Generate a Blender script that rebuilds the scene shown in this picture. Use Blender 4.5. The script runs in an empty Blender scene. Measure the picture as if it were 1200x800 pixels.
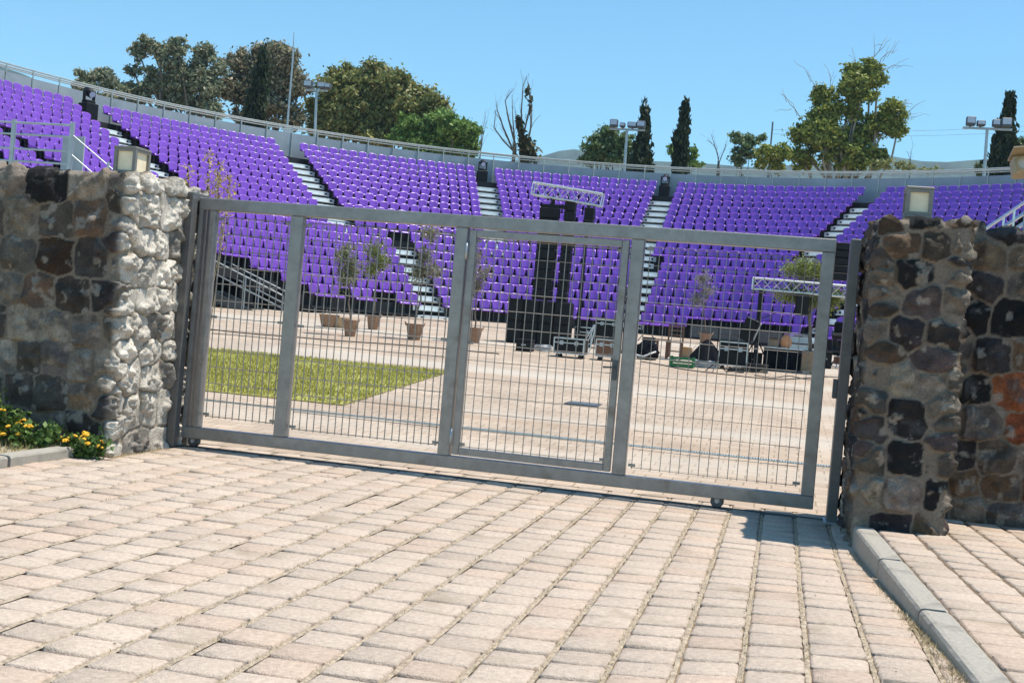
import bpy, math, random
import numpy as np
from mathutils import Vector, Matrix
R_ = math.radians
rng = np.random.default_rng(7)
random.seed(7)
SC = bpy.context.scene
COL = SC.collection

# ------------------------------------------------------------------ camera
EYE = 1.42                      # eye height above the driveway
FOC = 1400.0                    # focal length in pixels of the 1200 px wide photo
_vx = np.array([6143., 547., -1400.]); _vy = np.array([319., 5., 1400.])
_vx /= np.linalg.norm(_vx); _vy /= np.linalg.norm(_vy)
_vy -= (_vx @ _vy) * _vx; _vy /= np.linalg.norm(_vy)
CM = np.stack([_vx, _vy, np.cross(_vx, _vy)], 1)      # world -> camera (right, down, forward)
cam_d = bpy.data.cameras.new("camera"); cam = bpy.data.objects.new("camera", cam_d); COL.objects.link(cam)
cam_d.sensor_width = 36.0; cam_d.lens = FOC / 1200.0 * 36.0
cam_d.clip_start = 0.05; cam_d.clip_end = 20000
mw = Matrix.Identity(4)
for i in range(3):
    mw[i][0] = CM[0, i]; mw[i][1] = -CM[1, i]; mw[i][2] = -CM[2, i]
mw[2][3] = EYE
cam.matrix_world = mw
SC.camera = cam

# ------------------------------------------------------------------ light
SUN_DIR = Vector((0.325, 0.075, 1.0)).normalized()       # towards the sun: high, from the right
w = bpy.data.worlds.new("World"); SC.world = w; w.use_nodes = True
nt = w.node_tree; bg = nt.nodes["Background"]
sky = nt.nodes.new("ShaderNodeTexSky"); sky.sky_type = 'NISHITA'; sky.sun_disc = False
sky.sun_elevation = math.asin(SUN_DIR.z); sky.sun_rotation = math.atan2(SUN_DIR.x, SUN_DIR.y)
sky.air_density = 1.0; sky.dust_density = 0.2; sky.ozone_density = 1.0; sky.altitude = 50
tn = nt.nodes.new("ShaderNodeVectorMath"); tn.operation = 'MULTIPLY'; tn.inputs[1].default_value = (0.70, 1.12, 1.20)   # the camera's deeper sky blue
nt.links.new(sky.outputs[0], tn.inputs[0]); nt.links.new(tn.outputs[0], bg.inputs[0]); bg.inputs[1].default_value = 0.132
sd = bpy.data.lights.new("sun", 'SUN'); sun = bpy.data.objects.new("sun", sd); COL.objects.link(sun)
sd.energy = 5.0; sd.angle = R_(0.55); sd.color = (1.0, 0.935, 0.825)
sun.rotation_euler = (-SUN_DIR).to_track_quat('-Z', 'Y').to_euler()
SC.view_settings.view_transform = 'Standard'; SC.view_settings.look = 'None'
SC.view_settings.exposure = 0.30; SC.view_settings.gamma = 1
SC.view_settings.use_curve_mapping = False

# ------------------------------------------------------------------ helpers: photo pixel -> point in the place
def ray(px, py):
    return CM.T @ np.array([(px - 600) / FOC, (py - 400) / FOC, 1.0])
def atY(px, py, Y):
    r = ray(px, py); return np.array([0, 0, EYE]) + r * (Y / r[1])
def proj(p):
    q = CM @ (np.array(p, float) - np.array([0, 0, EYE])); return 600 + FOC * q[0] / q[2], 400 + FOC * q[1] / q[2], q[2]
SLOPE = 0.0385
def gz(y):
    return SLOPE * (min(max(y, 10.6), 49.0) - 10.6)
def gp(px, py):                 # point of the gently rising arena ground seen at a pixel
    r = ray(px, py); t = (-SLOPE * 10.6 - EYE) / (r[2] - SLOPE * r[1])
    return np.array([0, 0, EYE]) + r * t

# ------------------------------------------------------------------ materials
def mat(name, col, rough=0.6, metal=0.0, var=0.0, scale=8.0, bump=0.0, bscale=60.0, spec=0.5, attr=False, transl=0.0, detail=5.0, var2=None):
    m = bpy.data.materials.new(name); m.use_nodes = True
    n = m.node_tree.nodes; l = m.node_tree.links; p = n["Principled BSDF"]
    p.inputs["Roughness"].default_value = rough; p.inputs["Metallic"].default_value = metal
    p.inputs["Specular IOR Level"].default_value = spec
    tc = n.new("ShaderNodeTexCoord")
    src = None
    if attr:
        a = n.new("ShaderNodeAttribute"); a.attribute_name = "col"; src = a.outputs["Color"]
    else:
        c = n.new("ShaderNodeRGB"); c.outputs[0].default_value = (*col, 1); src = c.outputs[0]
    if var > 0:
        no = n.new("ShaderNodeTexNoise"); no.inputs["Scale"].default_value = scale; no.inputs["Detail"].default_value = detail
        no.inputs["Roughness"].default_value = 0.65
        l.new(tc.outputs["Object"], no.inputs["Vector"])
        mr = n.new("ShaderNodeMapRange"); mr.inputs[1].default_value = 0.28; mr.inputs[2].default_value = 0.72
        mr.inputs[3].default_value = 1 - var; mr.inputs[4].default_value = 1 + var
        l.new(no.outputs["Fac"], mr.inputs[0])
        mx = n.new("ShaderNodeVectorMath"); mx.operation = 'SCALE'
        l.new(src, mx.inputs[0]); l.new(mr.outputs[0], mx.inputs["Scale"]); src = mx.outputs[0]
        if var2:                                    # a second tint in patches with a shape of their own (dirt, wear)
            n2 = n.new("ShaderNodeTexNoise"); n2.inputs["Scale"].default_value = var2[1]; n2.inputs["Detail"].default_value = 6
            l.new(tc.outputs["Object"], n2.inputs["Vector"])
            r2 = n.new("ShaderNodeMapRange"); r2.inputs[1].default_value = var2[2]; r2.inputs[2].default_value = var2[2] + 0.15
            l.new(n2.outputs["Fac"], r2.inputs[0])
            m2 = n.new("ShaderNodeMix"); m2.data_type = 'RGBA'; l.new(r2.outputs[0], m2.inputs[0]); l.new(src, m2.inputs[6])
            m2.inputs[7].default_value = (*var2[0], 1); src = m2.outputs[2]
    l.new(src, p.inputs["Base Color"])
    if bump > 0:
        nb = n.new("ShaderNodeTexNoise"); nb.inputs["Scale"].default_value = bscale; nb.inputs["Detail"].default_value = 6
        l.new(tc.outputs["Object"], nb.inputs["Vector"])
        b = n.new("ShaderNodeBump"); b.inputs["Strength"].default_value = bump; b.inputs["Distance"].default_value = 0.01
        l.new(nb.outputs["Fac"], b.inputs["Height"]); l.new(b.outputs[0], p.inputs["Normal"])
    if transl > 0:
        tr = n.new("ShaderNodeBsdfTranslucent"); l.new(src, tr.inputs["Color"])
        ms = n.new("ShaderNodeMixShader"); ms.inputs[0].default_value = transl
        l.new(p.outputs[0], ms.inputs[1]); l.new(tr.outputs[0], ms.inputs[2])
        l.new(ms.outputs[0], n["Material Output"].inputs["Surface"])
    return m

M = {}
M['gate'] = mat("gate_steel", (0.275, 0.262, 0.25), 0.34, 0.4, 0.20, 9, 0.10, 90, var2=((0.19, 0.16, 0.135), 5.0, 0.60), detail=8)
M['post'] = mat("post_steel", (0.145, 0.14, 0.135), 0.45, 0.35, 0.2, 9, 0.1, 90, var2=((0.10, 0.085, 0.07), 5.0, 0.62))
M['wire'] = mat("mesh_wire", (0.30, 0.28, 0.25), 0.5, 0.5, 0.2, 20)
M['galv'] = mat("galvanised_steel", (0.42, 0.44, 0.45), 0.42, 0.6, 0.15, 5)
M['alu'] = mat("aluminium", (0.62, 0.62, 0.62), 0.32, 0.8, 0.12, 9)
M['steel_dark'] = mat("dark_steel", (0.10, 0.105, 0.11), 0.5, 0.5, 0.2, 6)
M['deck'] = mat("stand_deck", (0.022, 0.022, 0.024), 0.75, 0.2, 0.25, 3)
M['step'] = mat("stair_plate", (0.70, 0.74, 0.73), 0.5, 0.1, 0.12, 6)
M['hole'] = mat("hole_black", (0.012, 0.012, 0.013), 0.6, 0, 0.2, 20)  # flat black painted in for the dark inside of holes
M['panel'] = mat("back_panel", (0.36, 0.39, 0.40), 0.55, 0.15, 0.18, 0.8)
M['rail'] = mat("hand_rail", (0.52, 0.50, 0.45), 0.4, 0.5, 0.15, 4)
def obj_random(m, lo, hi):                          # every single copy a little more or less sun-faded
    n = m.node_tree.nodes; l = m.node_tree.links; p = n['Principled BSDF']; src = p.inputs['Base Color'].links[0].from_socket
    oi = n.new('ShaderNodeObjectInfo'); mr = n.new('ShaderNodeMapRange'); mr.inputs[3].default_value = lo; mr.inputs[4].default_value = hi; l.new(oi.outputs['Random'], mr.inputs[0])
    v = n.new('ShaderNodeVectorMath'); v.operation = 'SCALE'; l.new(src, v.inputs[0]); l.new(mr.outputs[0], v.inputs['Scale']); l.new(v.outputs[0], p.inputs['Base Color'])
M['seat'] = mat("purple_plastic", (0.195, 0.062, 0.42), 0.31, 0, 0.16, 1.2, spec=0.7)
obj_random(M['seat'], .86, 1.12)
M['black'] = mat("black_paint", (0.007, 0.007, 0.008), 0.55, 0, 0.3, 10, spec=0.25)
M['cloth'] = mat("black_cloth", (0.008, 0.0085, 0.012), 0.9, 0, 0.35, 6, 0.5, 25, spec=0.1)
M['grille'] = mat("speaker_grille", (0.011, 0.011, 0.012), 0.6, 0.1, 0.25, 80, spec=0.25)
M['wood'] = mat("brown_wood", (0.16, 0.072, 0.035), 0.55, 0, 0.3, 14)
M['ply'] = mat("plywood", (0.33, 0.21, 0.12), 0.7, 0, 0.25, 8)
M['card'] = mat("cardboard", (0.42, 0.28, 0.16), 0.85, 0, 0.15, 10)
M['green'] = mat("green_plastic", (0.015, 0.16, 0.05), 0.45, 0, 0.15, 12)
M['orange'] = mat("orange_fabric", (0.75, 0.30, 0.12), 0.6, 0, 0.2, 9)
M['white'] = mat("white_plastic", (0.72, 0.72, 0.70), 0.5, 0, 0.1, 9)
M['pot'] = mat("woven_pot", (0.30, 0.17, 0.10), 0.85, 0, 0.35, 22, 0.5, 60)
M['soil'] = mat("soil", (0.09, 0.06, 0.04), 0.95, 0, 0.4, 25)
M['bark'] = mat("bark", (0.17, 0.13, 0.10), 0.9, 0, 0.4, 5, 0.6, 25)
M['palebark'] = mat("pale_bark", (0.33, 0.27, 0.21), 0.85, 0, 0.35, 3, 0.4, 15)
M['straw'] = mat("dry_stalk", (0.52, 0.40, 0.20), 0.85, 0, 0.3, 15)
M['leaf'] = mat("leaf", (0.1, 0.1, 0.1), 0.55, 0, 0.15, 2, attr=True, transl=0.28, spec=0.3)
M['stone'] = mat("rubble_stone", (0.3, 0.3, 0.3), 0.88, 0, 0.34, 55, 0.9, 70, attr=True, spec=0.25, detail=8)
M['kerb'] = mat("kerb_stone", (0.37, 0.335, 0.285), 0.88, 0, 0.20, 70, 0.45, 200, spec=0.25, var2=((0.24, 0.22, 0.19), 5.0, 0.60))
M['paver'] = mat("concrete_paver", (0.4, 0.35, 0.3), 0.9, 0, 0.24, 38, 0.8, 120, attr=True, spec=0.2, detail=10, var2=((0.36, 0.28, 0.205), 2.3, 0.60))
M['sand'] = mat("joint_sand", (0.25, 0.18, 0.115), 0.95, 0, 0.45, 16, 0.9, 60, spec=0.1)
M['strawsand'] = mat("straw_sand", (0.40, 0.32, 0.235), 0.95, 0, 0.5, 30, 0.9, 90, spec=0.1)
M['darksand'] = mat("dark_joint", (0.17, 0.125, 0.085), 0.95, 0, 0.4, 20, 0.9, 60, spec=0.1)
M['terrain'] = mat("dry_earth", (0.34, 0.28, 0.20), 0.95, 0, 0.3, 0.3, 0.5, 4, spec=0.1)
M['hill'] = mat("scrub_hill", (0.05, 0.075, 0.055), 0.95, 0, 0.6, 0.03, spec=0.1)
M['tan'] = mat("tan_paint", (0.42, 0.33, 0.20), 0.5, 0.1, 0.15, 20)
M['lampframe'] = mat("taupe_metal", (0.235, 0.215, 0.19), 0.5, 0.3, 0.15, 20)
M['diff'] = mat("opal_panel", (0.92, 0.76, 0.52), 0.45, 0, 0.10, 12)
M['glass'] = mat("lens_glass", (0.55, 0.50, 0.42), 0.12, 0, 0.05, 20)
M['yellow'] = mat("yellow_petal", (0.78, 0.42, 0.02), 0.7, 0, 0.3, 60)
M['rubber'] = mat("wheel_rubber", (0.03, 0.03, 0.03), 0.7, 0, 0.2, 30)
M['cable'] = mat("cable", (0.02, 0.02, 0.02), 0.6, 0, 0.2, 30)
M['grate'] = mat("drain_grate", (0.34, 0.40, 0.39), 0.55, 0.3, 0.3, 14)
M['lampglass'] = mat("flood_glass", (0.50, 0.55, 0.62), 0.2, 0.0, 0.1, 6)

def arena_mat():                                    # laid pavers seen from afar: rows, joints, sun-bleached and dusty patches
    m = bpy.data.materials.new("arena_pavers"); m.use_nodes = True
    n = m.node_tree.nodes; l = m.node_tree.links; p = n["Principled BSDF"]
    p.inputs["Roughness"].default_value = 0.92; p.inputs["Specular IOR Level"].default_value = 0.2
    tc = n.new("ShaderNodeTexCoord")
    br = n.new("ShaderNodeTexBrick"); br.inputs["Scale"].default_value = 1.0
    br.inputs["Brick Width"].default_value = 0.268; br.inputs["Row Height"].default_value = 0.23
    br.inputs["Mortar Size"].default_value = 0.010; br.inputs["Mortar Smooth"].default_value = 0.4; br.inputs["Bias"].default_value = 0.0
    br.inputs["Color1"].default_value = (0.47, 0.375, 0.29, 1); br.inputs["Color2"].default_value = (0.41, 0.315, 0.24, 1)
    br.inputs["Mortar"].default_value = (0.29, 0.22, 0.15, 1)
    l.new(tc.outputs["Object"], br.inputs["Vector"])
    def noise(scale, detail, lo, hi, a, b, stretch=None):
        no = n.new("ShaderNodeTexNoise"); no.inputs["Scale"].default_value = scale; no.inputs["Detail"].default_value = detail
        if stretch:
            mp = n.new("ShaderNodeMapping"); mp.inputs["Scale"].default_value = stretch
            l.new(tc.outputs["Object"], mp.inputs["Vector"]); l.new(mp.outputs[0], no.inputs["Vector"])
        else:
            l.new(tc.outputs["Object"], no.inputs["Vector"])
        mr = n.new("ShaderNodeMapRange"); mr.inputs[1].default_value = lo; mr.inputs[2].default_value = hi
        mr.inputs[3].default_value = a; mr.inputs[4].default_value = b; l.new(no.outputs["Fac"], mr.inputs[0]); return mr.outputs[0]
    f1 = noise(60, 6, 0.3, 0.7, 0.82, 1.18); f2 = noise(0.9, 5, 0.35, 0.65, 0.86, 1.12)
    mu = n.new("ShaderNodeMath"); mu.operation = 'MULTIPLY'; l.new(f1, mu.inputs[0]); l.new(f2, mu.inputs[1])
    vs = n.new("ShaderNodeVectorMath"); vs.operation = 'SCALE'; l.new(br.outputs["Color"], vs.inputs[0]); l.new(mu.outputs[0], vs.inputs["Scale"])
    f3 = noise(0.45, 6, 0.52, 0.70, 0.0, 0.5, (0.35, 1.0, 1.0))
    mx = n.new("ShaderNodeMix"); mx.data_type = 'RGBA'; l.new(f3, mx.inputs[0]); l.new(vs.outputs[0], mx.inputs[6])
    mx.inputs[7].default_value = (0.33, 0.215, 0.14, 1)
    f4 = noise(0.3, 4, 0.52, 0.62, 0.0, 0.7, (0.3, 1.0, 1.0))
    m2 = n.new("ShaderNodeMix"); m2.data_type = 'RGBA'; l.new(f4, m2.inputs[0]); l.new(mx.outputs[2], m2.inputs[6])
    m2.inputs[7].default_value = (0.50, 0.44, 0.37, 1)
    l.new(m2.outputs[2], p.inputs["Base Color"])
    b = n.new("ShaderNodeBump"); b.inputs["Strength"].default_value = 0.5; b.inputs["Distance"].default_value = 0.006; b.invert = True
    l.new(br.outputs["Fac"], b.inputs["Height"]); l.new(b.outputs[0], p.inputs["Normal"])
    return m
M['arena'] = arena_mat()

# ------------------------------------------------------------------ helpers: objects
def tag(o, label=None, cat=None, group=None, kind=None):
    if label: o["label"] = label
    if cat: o["category"] = cat
    if group: o["group"] = group
    if kind: o["kind"] = kind
    return o
def thing(name, label, cat, loc=(0, 0, 0), group=None, rz=0.0):
    o = bpy.data.objects.new(name, None); COL.objects.link(o); o.location = [float(v) for v in loc]; o.rotation_euler.z = rz
    o.empty_display_size = 0.2
    return tag(o, label, cat, group)
def kids(o):
    return [c for c in bpy.data.objects if c.parent == o]
def dup(o, loc=None, rz=None, label=None, group=None, parent=None, tree=None):
    c = o.copy(); COL.objects.link(c)
    if parent: c.parent = parent
    if loc is not None: c.location = [float(v) for v in loc]
    if rz is not None: c.rotation_euler.z = rz
    if label: c["label"] = label
    if group: c["group"] = group
    for ch in (tree[o.name] if tree else kids(o)): dup(ch, parent=c, tree=tree)
    return c
def tree_of(o):
    t = {}
    def go(x):
        t[x.name] = kids(x)
        for k in t[x.name]: go(k)
    go(o); return t

def root_loc(o):
    x = np.zeros(3)
    while o: x += np.array(o.location); o = o.parent
    return x

class MB:
    def __init__(s): s.v = []; s.f = []; s.mi = []; s.m = 0
    def add(s, vs, fs):
        b = len(s.v); s.v += [tuple(float(c) for c in v) for v in vs]
        for f in fs: s.f.append([b + i for i in f]); s.mi.append(s.m)
        return s
    def box(s, c, d, rz=0.0, bev=0.0, rot=None):
        x, y, z = d[0] / 2, d[1] / 2, d[2] / 2
        if bev > 0 and min(x, y, z) > bev * 1.05:
            b = bev; vs = []; 
            for zz, q in ((-z, b), (-z + b, 0), (z - b, 0), (z, b)):
                X, Y = x - q, y - q
                for (sx, sy) in ((-1, -1), (1, -1), (1, 1), (-1, 1)):
                    # each corner becomes two points (chamfer)
                    if (sx, sy) in ((-1, -1), (1, 1)): pts = [(sx * X, sy * (Y - b)), (sx * (X - b), sy * Y)]
                    else: pts = [(sx * (X - b), sy * Y), (sx * X, sy * (Y - b))]
                    vs += [(px_, py_, zz) for px_, py_ in pts]
            fs = [list(range(7, -1, -1)), list(range(24, 32))]
            for r in range(3):
                for i in range(8):
                    j = (i + 1) % 8; fs.append([r * 8 + i, r * 8 + j, r * 8 + 8 + j, r * 8 + 8 + i])
        else:
            vs = [(-x, -y, -z), (x, -y, -z), (x, y, -z), (-x, y, -z), (-x, -y, z), (x, -y, z), (x, y, z), (-x, y, z)]
            fs = [[3, 2, 1, 0], [4, 5, 6, 7], [0, 1, 5, 4], [1, 2, 6, 5], [2, 3, 7, 6], [3, 0, 4, 7]]
        Rm = rot if rot is not None else Matrix.Rotation(rz, 3, 'Z')
        cv = Vector([float(k) for k in c])
        return s.add([Rm @ Vector(v) + cv for v in vs], fs)
    def b2(s, lo, hi, bev=0.0):
        return s.box([(a + b) / 2 for a, b in zip(lo, hi)], [abs(b - a) for a, b in zip(lo, hi)], bev=bev)
    def tube(s, pts, r, n=8, cap=True):
        pts = [Vector([float(k) for k in p]) for p in pts]; rs = r if isinstance(r, (list, tuple)) else [r] * len(pts)
        vs = []; fs = []; ref = None
        for i, p in enumerate(pts):
            d = (pts[min(i + 1, len(pts) - 1)] - pts[max(i - 1, 0)])
            if d.length < 1e-9: d = Vector((0, 0, 1))
            d.normalize()
            if ref is None: ref = Vector((1, 0, 0)) if abs(d.x) < 0.8 else Vector((0, 1, 0))
            u = (ref - d * ref.dot(d)).normalized(); ref = u; v_ = d.cross(u)
            for k in range(n):
                a = 2 * math.pi * (k + 0.5) / n
                vs.append(p + (u * math.cos(a) + v_ * math.sin(a)) * rs[i])
        for i in range(len(pts) - 1):
            for k in range(n):
                j = (k + 1) % n; fs.append([i * n + k, i * n + j, (i + 1) * n + j, (i + 1) * n + k])
        if cap:
            fs.append(list(range(n - 1, -1, -1))); fs.append([(len(pts) - 1) * n + k for k in range(n)])
        return s.add(vs, fs)
    def lathe(s, c, prof, n=16, axis='z'):
        vs = []; fs = []
        for (r, h) in prof:
            for k in range(n):
                a = 2 * math.pi * k / n; x, y = r * math.cos(a), r * math.sin(a)
                q = (x, y, h) if axis == 'z' else ((x, h, y) if axis == 'y' else (h, x, y))
                vs.append((c[0] + q[0], c[1] + q[1], c[2] + q[2]))
        for i in range(len(prof) - 1):
            for k in range(n):
                j = (k + 1) % n; fs.append([i * n + k, i * n + j, (i + 1) * n + j, (i + 1) * n + k])
        fs.append(list(range(n - 1, -1, -1))); fs.append([(len(prof) - 1) * n + k for k in range(n)])
        return s.add(vs, fs)
    def prism(s, outline, y0, y1):                  # outline in x,z ; extruded along y
        n = len(outline); vs = [(x, y0, z) for x, z in outline] + [(x, y1, z) for x, z in outline]
        fs = [list(range(n)), list(range(2 * n - 1, n - 1, -1))]
        for i in range(n):
            j = (i + 1) % n; fs.append([i, n + i, n + j, j])
        return s.add(vs, fs)
    def build(s, name, m, parent=None, loc=None, smooth=False, own=False):
        me = bpy.data.meshes.new(name)
        o_ = np.zeros(3)
        if parent is not None and not own: o_ = root_loc(parent)
        if loc is not None: o_ = np.array([float(k) for k in loc])
        V = np.array(s.v, float).reshape(-1, 3) - (o_ if not own else 0)
        me.from_pydata(V.tolist(), [], s.f); 
        for mm in (m if isinstance(m, (list, tuple)) else [m]): me.materials.append(mm)
        if isinstance(m, (list, tuple)): me.polygons.foreach_set('material_index', s.mi)
        if smooth: me.polygons.foreach_set('use_smooth', [True] * len(me.polygons))
        me.update(); me.validate()
        o = bpy.data.objects.new(name, me); COL.objects.link(o)
        if parent is not None: o.parent = parent
        elif loc is not None: o.location = [float(k) for k in loc]
        return o

def np_mesh(name, V, F, m, parent=None, col=None, loc=(0, 0, 0), smooth=False):
    V = np.asarray(V, np.float32); F = np.asarray(F, np.int32); k = F.shape[1]
    me = bpy.data.meshes.new(name); me.vertices.add(len(V)); me.loops.add(F.size); me.polygons.add(len(F))
    me.vertices.foreach_set('co', (V - np.asarray(loc, np.float32)).ravel())
    me.loops.foreach_set('vertex_index', F.ravel())
    me.polygons.foreach_set('loop_start', np.arange(0, F.size, k, dtype=np.int32)); me.polygons.foreach_set('loop_total', np.full(len(F), k, np.int32))
    if smooth: me.polygons.foreach_set('use_smooth', np.ones(len(F), bool))
    me.materials.append(m); me.update(calc_edges=True); me.validate()
    if col is not None:
        a = me.attributes.new('col', 'FLOAT_COLOR', 'POINT'); C4 = np.ones((len(V), 4), np.float32); C4[:, :3] = col; a.data.foreach_set('color', C4.ravel())
    o = bpy.data.objects.new(name, me); COL.objects.link(o)
    if parent is not None: o.parent = parent
    else: o.location = [float(x) for x in loc]
    return o

def _h(i, s):
    x = (i[..., 0].astype(np.int64) * 73856093) ^ (i[..., 1].astype(np.int64) * 19349663) ^ (i[..., 2].astype(np.int64) * 83492791) ^ (s * 2654435761)
    x = (x ^ (x >> 13)) * 1274126177; x = x ^ (x >> 16)
    return (x & 0xFFFFFF) / float(0xFFFFFF)
def vnoise(P, s=0):
    i = np.floor(P).astype(np.int64); f = P - i; f = f * f * (3 - 2 * f); o = 0
    for a in (0, 1):
        for b in (0, 1):
            for c in (0, 1):
                wgt = (f[..., 0] if a else 1 - f[..., 0]) * (f[..., 1] if b else 1 - f[..., 1]) * (f[..., 2] if c else 1 - f[..., 2])
                o = o + wgt * _h(i + np.array([a, b, c]), s)
    return o
def fbm(P, s=0, oct=4):
    o = 0; a = 0.5; t = 0
    for k in range(oct): o = o + a * vnoise(P * 2 ** k, s + k); t += a; a *= 0.55
    return o / t
def sstep(a, b, x):
    t = np.clip((x - a) / (b - a), 0, 1); return t * t * (3 - 2 * t)

# ================================================================== SETTING
# ground: one sheet to the horizon, with the slow rise from the gate to the stand
ys = [-4000, -200, -20, 0, 6, 10.6, 14, 20, 30, 40, 49, 60, 100, 400, 1500, 6000]; xs = [-5000, -400, -60, -20, 0, 20, 60, 400, 5000]
V = [(x, y, gz(y) - 0.035) for y in ys for x in xs]; nx = len(xs)
F = [(j * nx + i, j * nx + i + 1, (j + 1) * nx + i + 1, (j + 1) * nx + i) for j in range(len(ys) - 1) for i in range(nx - 1)]
tag(np_mesh("ground", V, F, M['terrain']), kind='structure')
V = []; F = []
yy = [10.6, 11, 14, 18, 22, 26, 30, 34, 38, 42, 46, 49, 52]
for y in yy:
    for x in (-40, -25, -12, 0, 12, 28): V.append((x, y, gz(y)))
for j in range(len(yy) - 1):
    for i in range(5): F.append((j * 6 + i, j * 6 + i + 1, (j + 1) * 6 + i + 1, (j + 1) * 6 + i))
tag(np_mesh("arena_pavement", V, F, M['arena']), kind='structure')

def drive_z(X, Y):
    t = np.clip((np.asarray(X) + 1.3) / 2.2, 0, 1); u = np.clip((8.9 - np.asarray(Y)) / 4.2, 0, 1)
    return 0.125 * t * t * (3 - 2 * t) * u * u * (3 - 2 * u)
PW, PD, PJ = 0.268, 0.230, 0.017
def lay_pavers(name, x0, x1, y0, y1, ang, org, z, keep, tint, sag=0.0, PJ=PJ):
    u = np.array([-1, -0.955, -0.86, 0, 0.86, 0.955, 1.0]); n = len(u)
    gx, gy = np.meshgrid(u, u)
    edge = np.maximum(np.abs(gx), np.abs(gy))
    tz = np.where(edge > 0.99, -0.026, np.where(edge > 0.94, -0.0065, np.where(edge > 0.8, -0.0012, 0.0)))
    cr = (np.abs(gx) > 0.94) & (np.abs(gy) > 0.94); k_in = np.where(cr, 0.93, 1.0)
    gx, gy = gx * k_in, gy * k_in
    cells = []
    nc0, nc1 = int(math.floor(x0 / PW)), int(math.ceil(x1 / PW)); 
    for c in range(nc0, nc1):
        off = (0.5 if c % 2 else 0.0) + 0.16 * (_h(np.array([c, 3, 1]), 5) - 0.5)
        for r in range(int(math.floor(y0 / PD)), int(math.ceil(y1 / PD))):
            cells.append((c * PW + PW / 2, (r + off) * PD + PD / 2, c, r))
    ca, sa = math.cos(ang), math.sin(ang)
    Vs = []; Cs = []; Fs = []; b = 0
    fq = np.array([(j * n + i, j * n + i + 1, (j + 1) * n + i + 1, (j + 1) * n + i) for j in range(n - 1) for i in range(n - 1)])
    for (cx, cy, c, r) in cells:
        X, Y = org[0] + ca * cx - sa * cy, org[1] + sa * cx + ca * cy
        if not keep(X, Y): continue
        h = rng.random(8)
        sx, sy = (PW - PJ) / 2 - 0.003 * h[0], (PD - PJ * 0.75) / 2 - 0.003 * h[1]
        da = (h[2] - 0.5) * 0.022; c2, s2 = math.cos(ang + da), math.sin(ang + da)
        lx, ly = gx * sx + (h[6] - .5) * .004 + (rng.random(gx.shape) - .5) * .0085, gy * sy + (rng.random(gx.shape) - .5) * .0085
        zz = tz + z + (h[3] - 0.5) * 0.009 + lx * (h[4] - 0.5) * 0.045 + ly * (h[5] - 0.5) * 0.045 + (rng.random(gx.shape) - .5) * .0012
        if sag: zz = zz + sag * math.sin(X * 1.3 + 0.7) * math.sin(Y * 0.9) + drive_z(X + c2 * lx - s2 * ly, Y + s2 * lx + c2 * ly)
        Vs.append(np.stack([X + c2 * lx - s2 * ly, Y + s2 * lx + c2 * ly, zz], -1).reshape(-1, 3))
        t = tint(X, Y, h[7], rng.random()); Cs.append(np.tile(t, (n * n, 1)))
        Fs.append(fq + b); b += n * n
    return np_mesh(name, np.concatenate(Vs), np.concatenate(Fs), M['paver'], col=np.concatenate(Cs))
def tint(X, Y, a, b):
    base = np.array([0.50, 0.40, 0.32]) * (0.93 + 0.13 * a)
    if b < 0.22: base = base * np.array([1.0, 0.955, 0.93])
    elif b > 0.9: base = base * 0.92
    n_ = 0.94 + 0.14 * float(fbm(np.array([[X * 0.8, Y * 0.8, 0.3]]), 9, 3)[0])
    return base * n_
KX0, KX1 = 0.612, 0.925                # right kerb: x at y=8.9 and at y=4.0
def kerb_x(y): return KX0 + (8.9 - y) / (8.9 - 4.0) * (KX1 - KX0)
def keep_drive(X, Y):
    if X > -5.63 and Y < 9.0: return X < kerb_x(Y) + 0.08
    if Y >= 9.0: return -5.5 < X < 0.68
    return False
lay_pavers_o = lay_pavers("driveway_pavement", -6, 1.8, 1.0, 10.95, 0.0, (-0.055, 0.0), 0.0, keep_drive, tint, 0.004)
tag(lay_pavers_o, kind='structure')
SWZ = 0.155
tag(lay_pavers("sidewalk_pavement", 0.0, 4.4, -8.5, 1.6, 0.0638, (kerb_x(9.0) + 0.158, 9.0), SWZ, lambda X, Y: X > kerb_x(Y) + 0.2 and 1.5 < Y < 10.2 and not (X < 1.22 and Y > 9.05), tint, 0.0, 0.011), kind='structure')
gx_ = np.linspace(-6.4, 1.15, 32); gy_ = np.linspace(.8, 10.98, 42); GX, GY_ = np.meshgrid(gx_, gy_)
Vb = np.stack([GX, GY_, drive_z(GX, GY_) - .018], -1).reshape(-1, 3); n_ = len(gx_)
Fb = [(j * n_ + i, j * n_ + i + 1, (j + 1) * n_ + i + 1, (j + 1) * n_ + i) for j in range(len(gy_) - 1) for i in range(n_ - 1)]
tag(np_mesh("driveway_bed", Vb, Fb, M['sand']), kind='structure')
# straw coloured sand swept into the long joints
Vb = []; Fb = []; g = np.random.default_rng(77)
for c in range(-21, 5):
    x = c * PW - .055; ysj = np.arange(3.0, 10.9, .045); k0 = len(Vb)
    for i, y in enumerate(ysj):
        f_ = float(fbm(np.array([[x * 3., y * 2.2, 1.]]), 19, 3)[0]); wd = .006 + .009 * f_ + .003 * g.random(); zz = float(drive_z(x, y)) - .0105 + .011 * f_ + .002 * g.random(); xo = (g.random() - .5) * .004
        Vb += [(x + xo - wd, y, zz - .004), (x + xo, y, zz), (x + xo + wd, y, zz - .004)]
        if i: a = k0 + (i - 1) * 3; b = a + 3; Fb += [(a, a + 1, b + 1, b), (a + 1, a + 2, b + 2, b + 1)]
Vb = np.array(Vb); Fb = np.array(Fb); cen = Vb[Fb].mean(1); Fb = Fb[[keep_drive(*q[:2]) for q in cen]]
tag(np_mesh("driveway_joint_sand", Vb, Fb, M['strawsand']), kind='structure')
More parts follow.
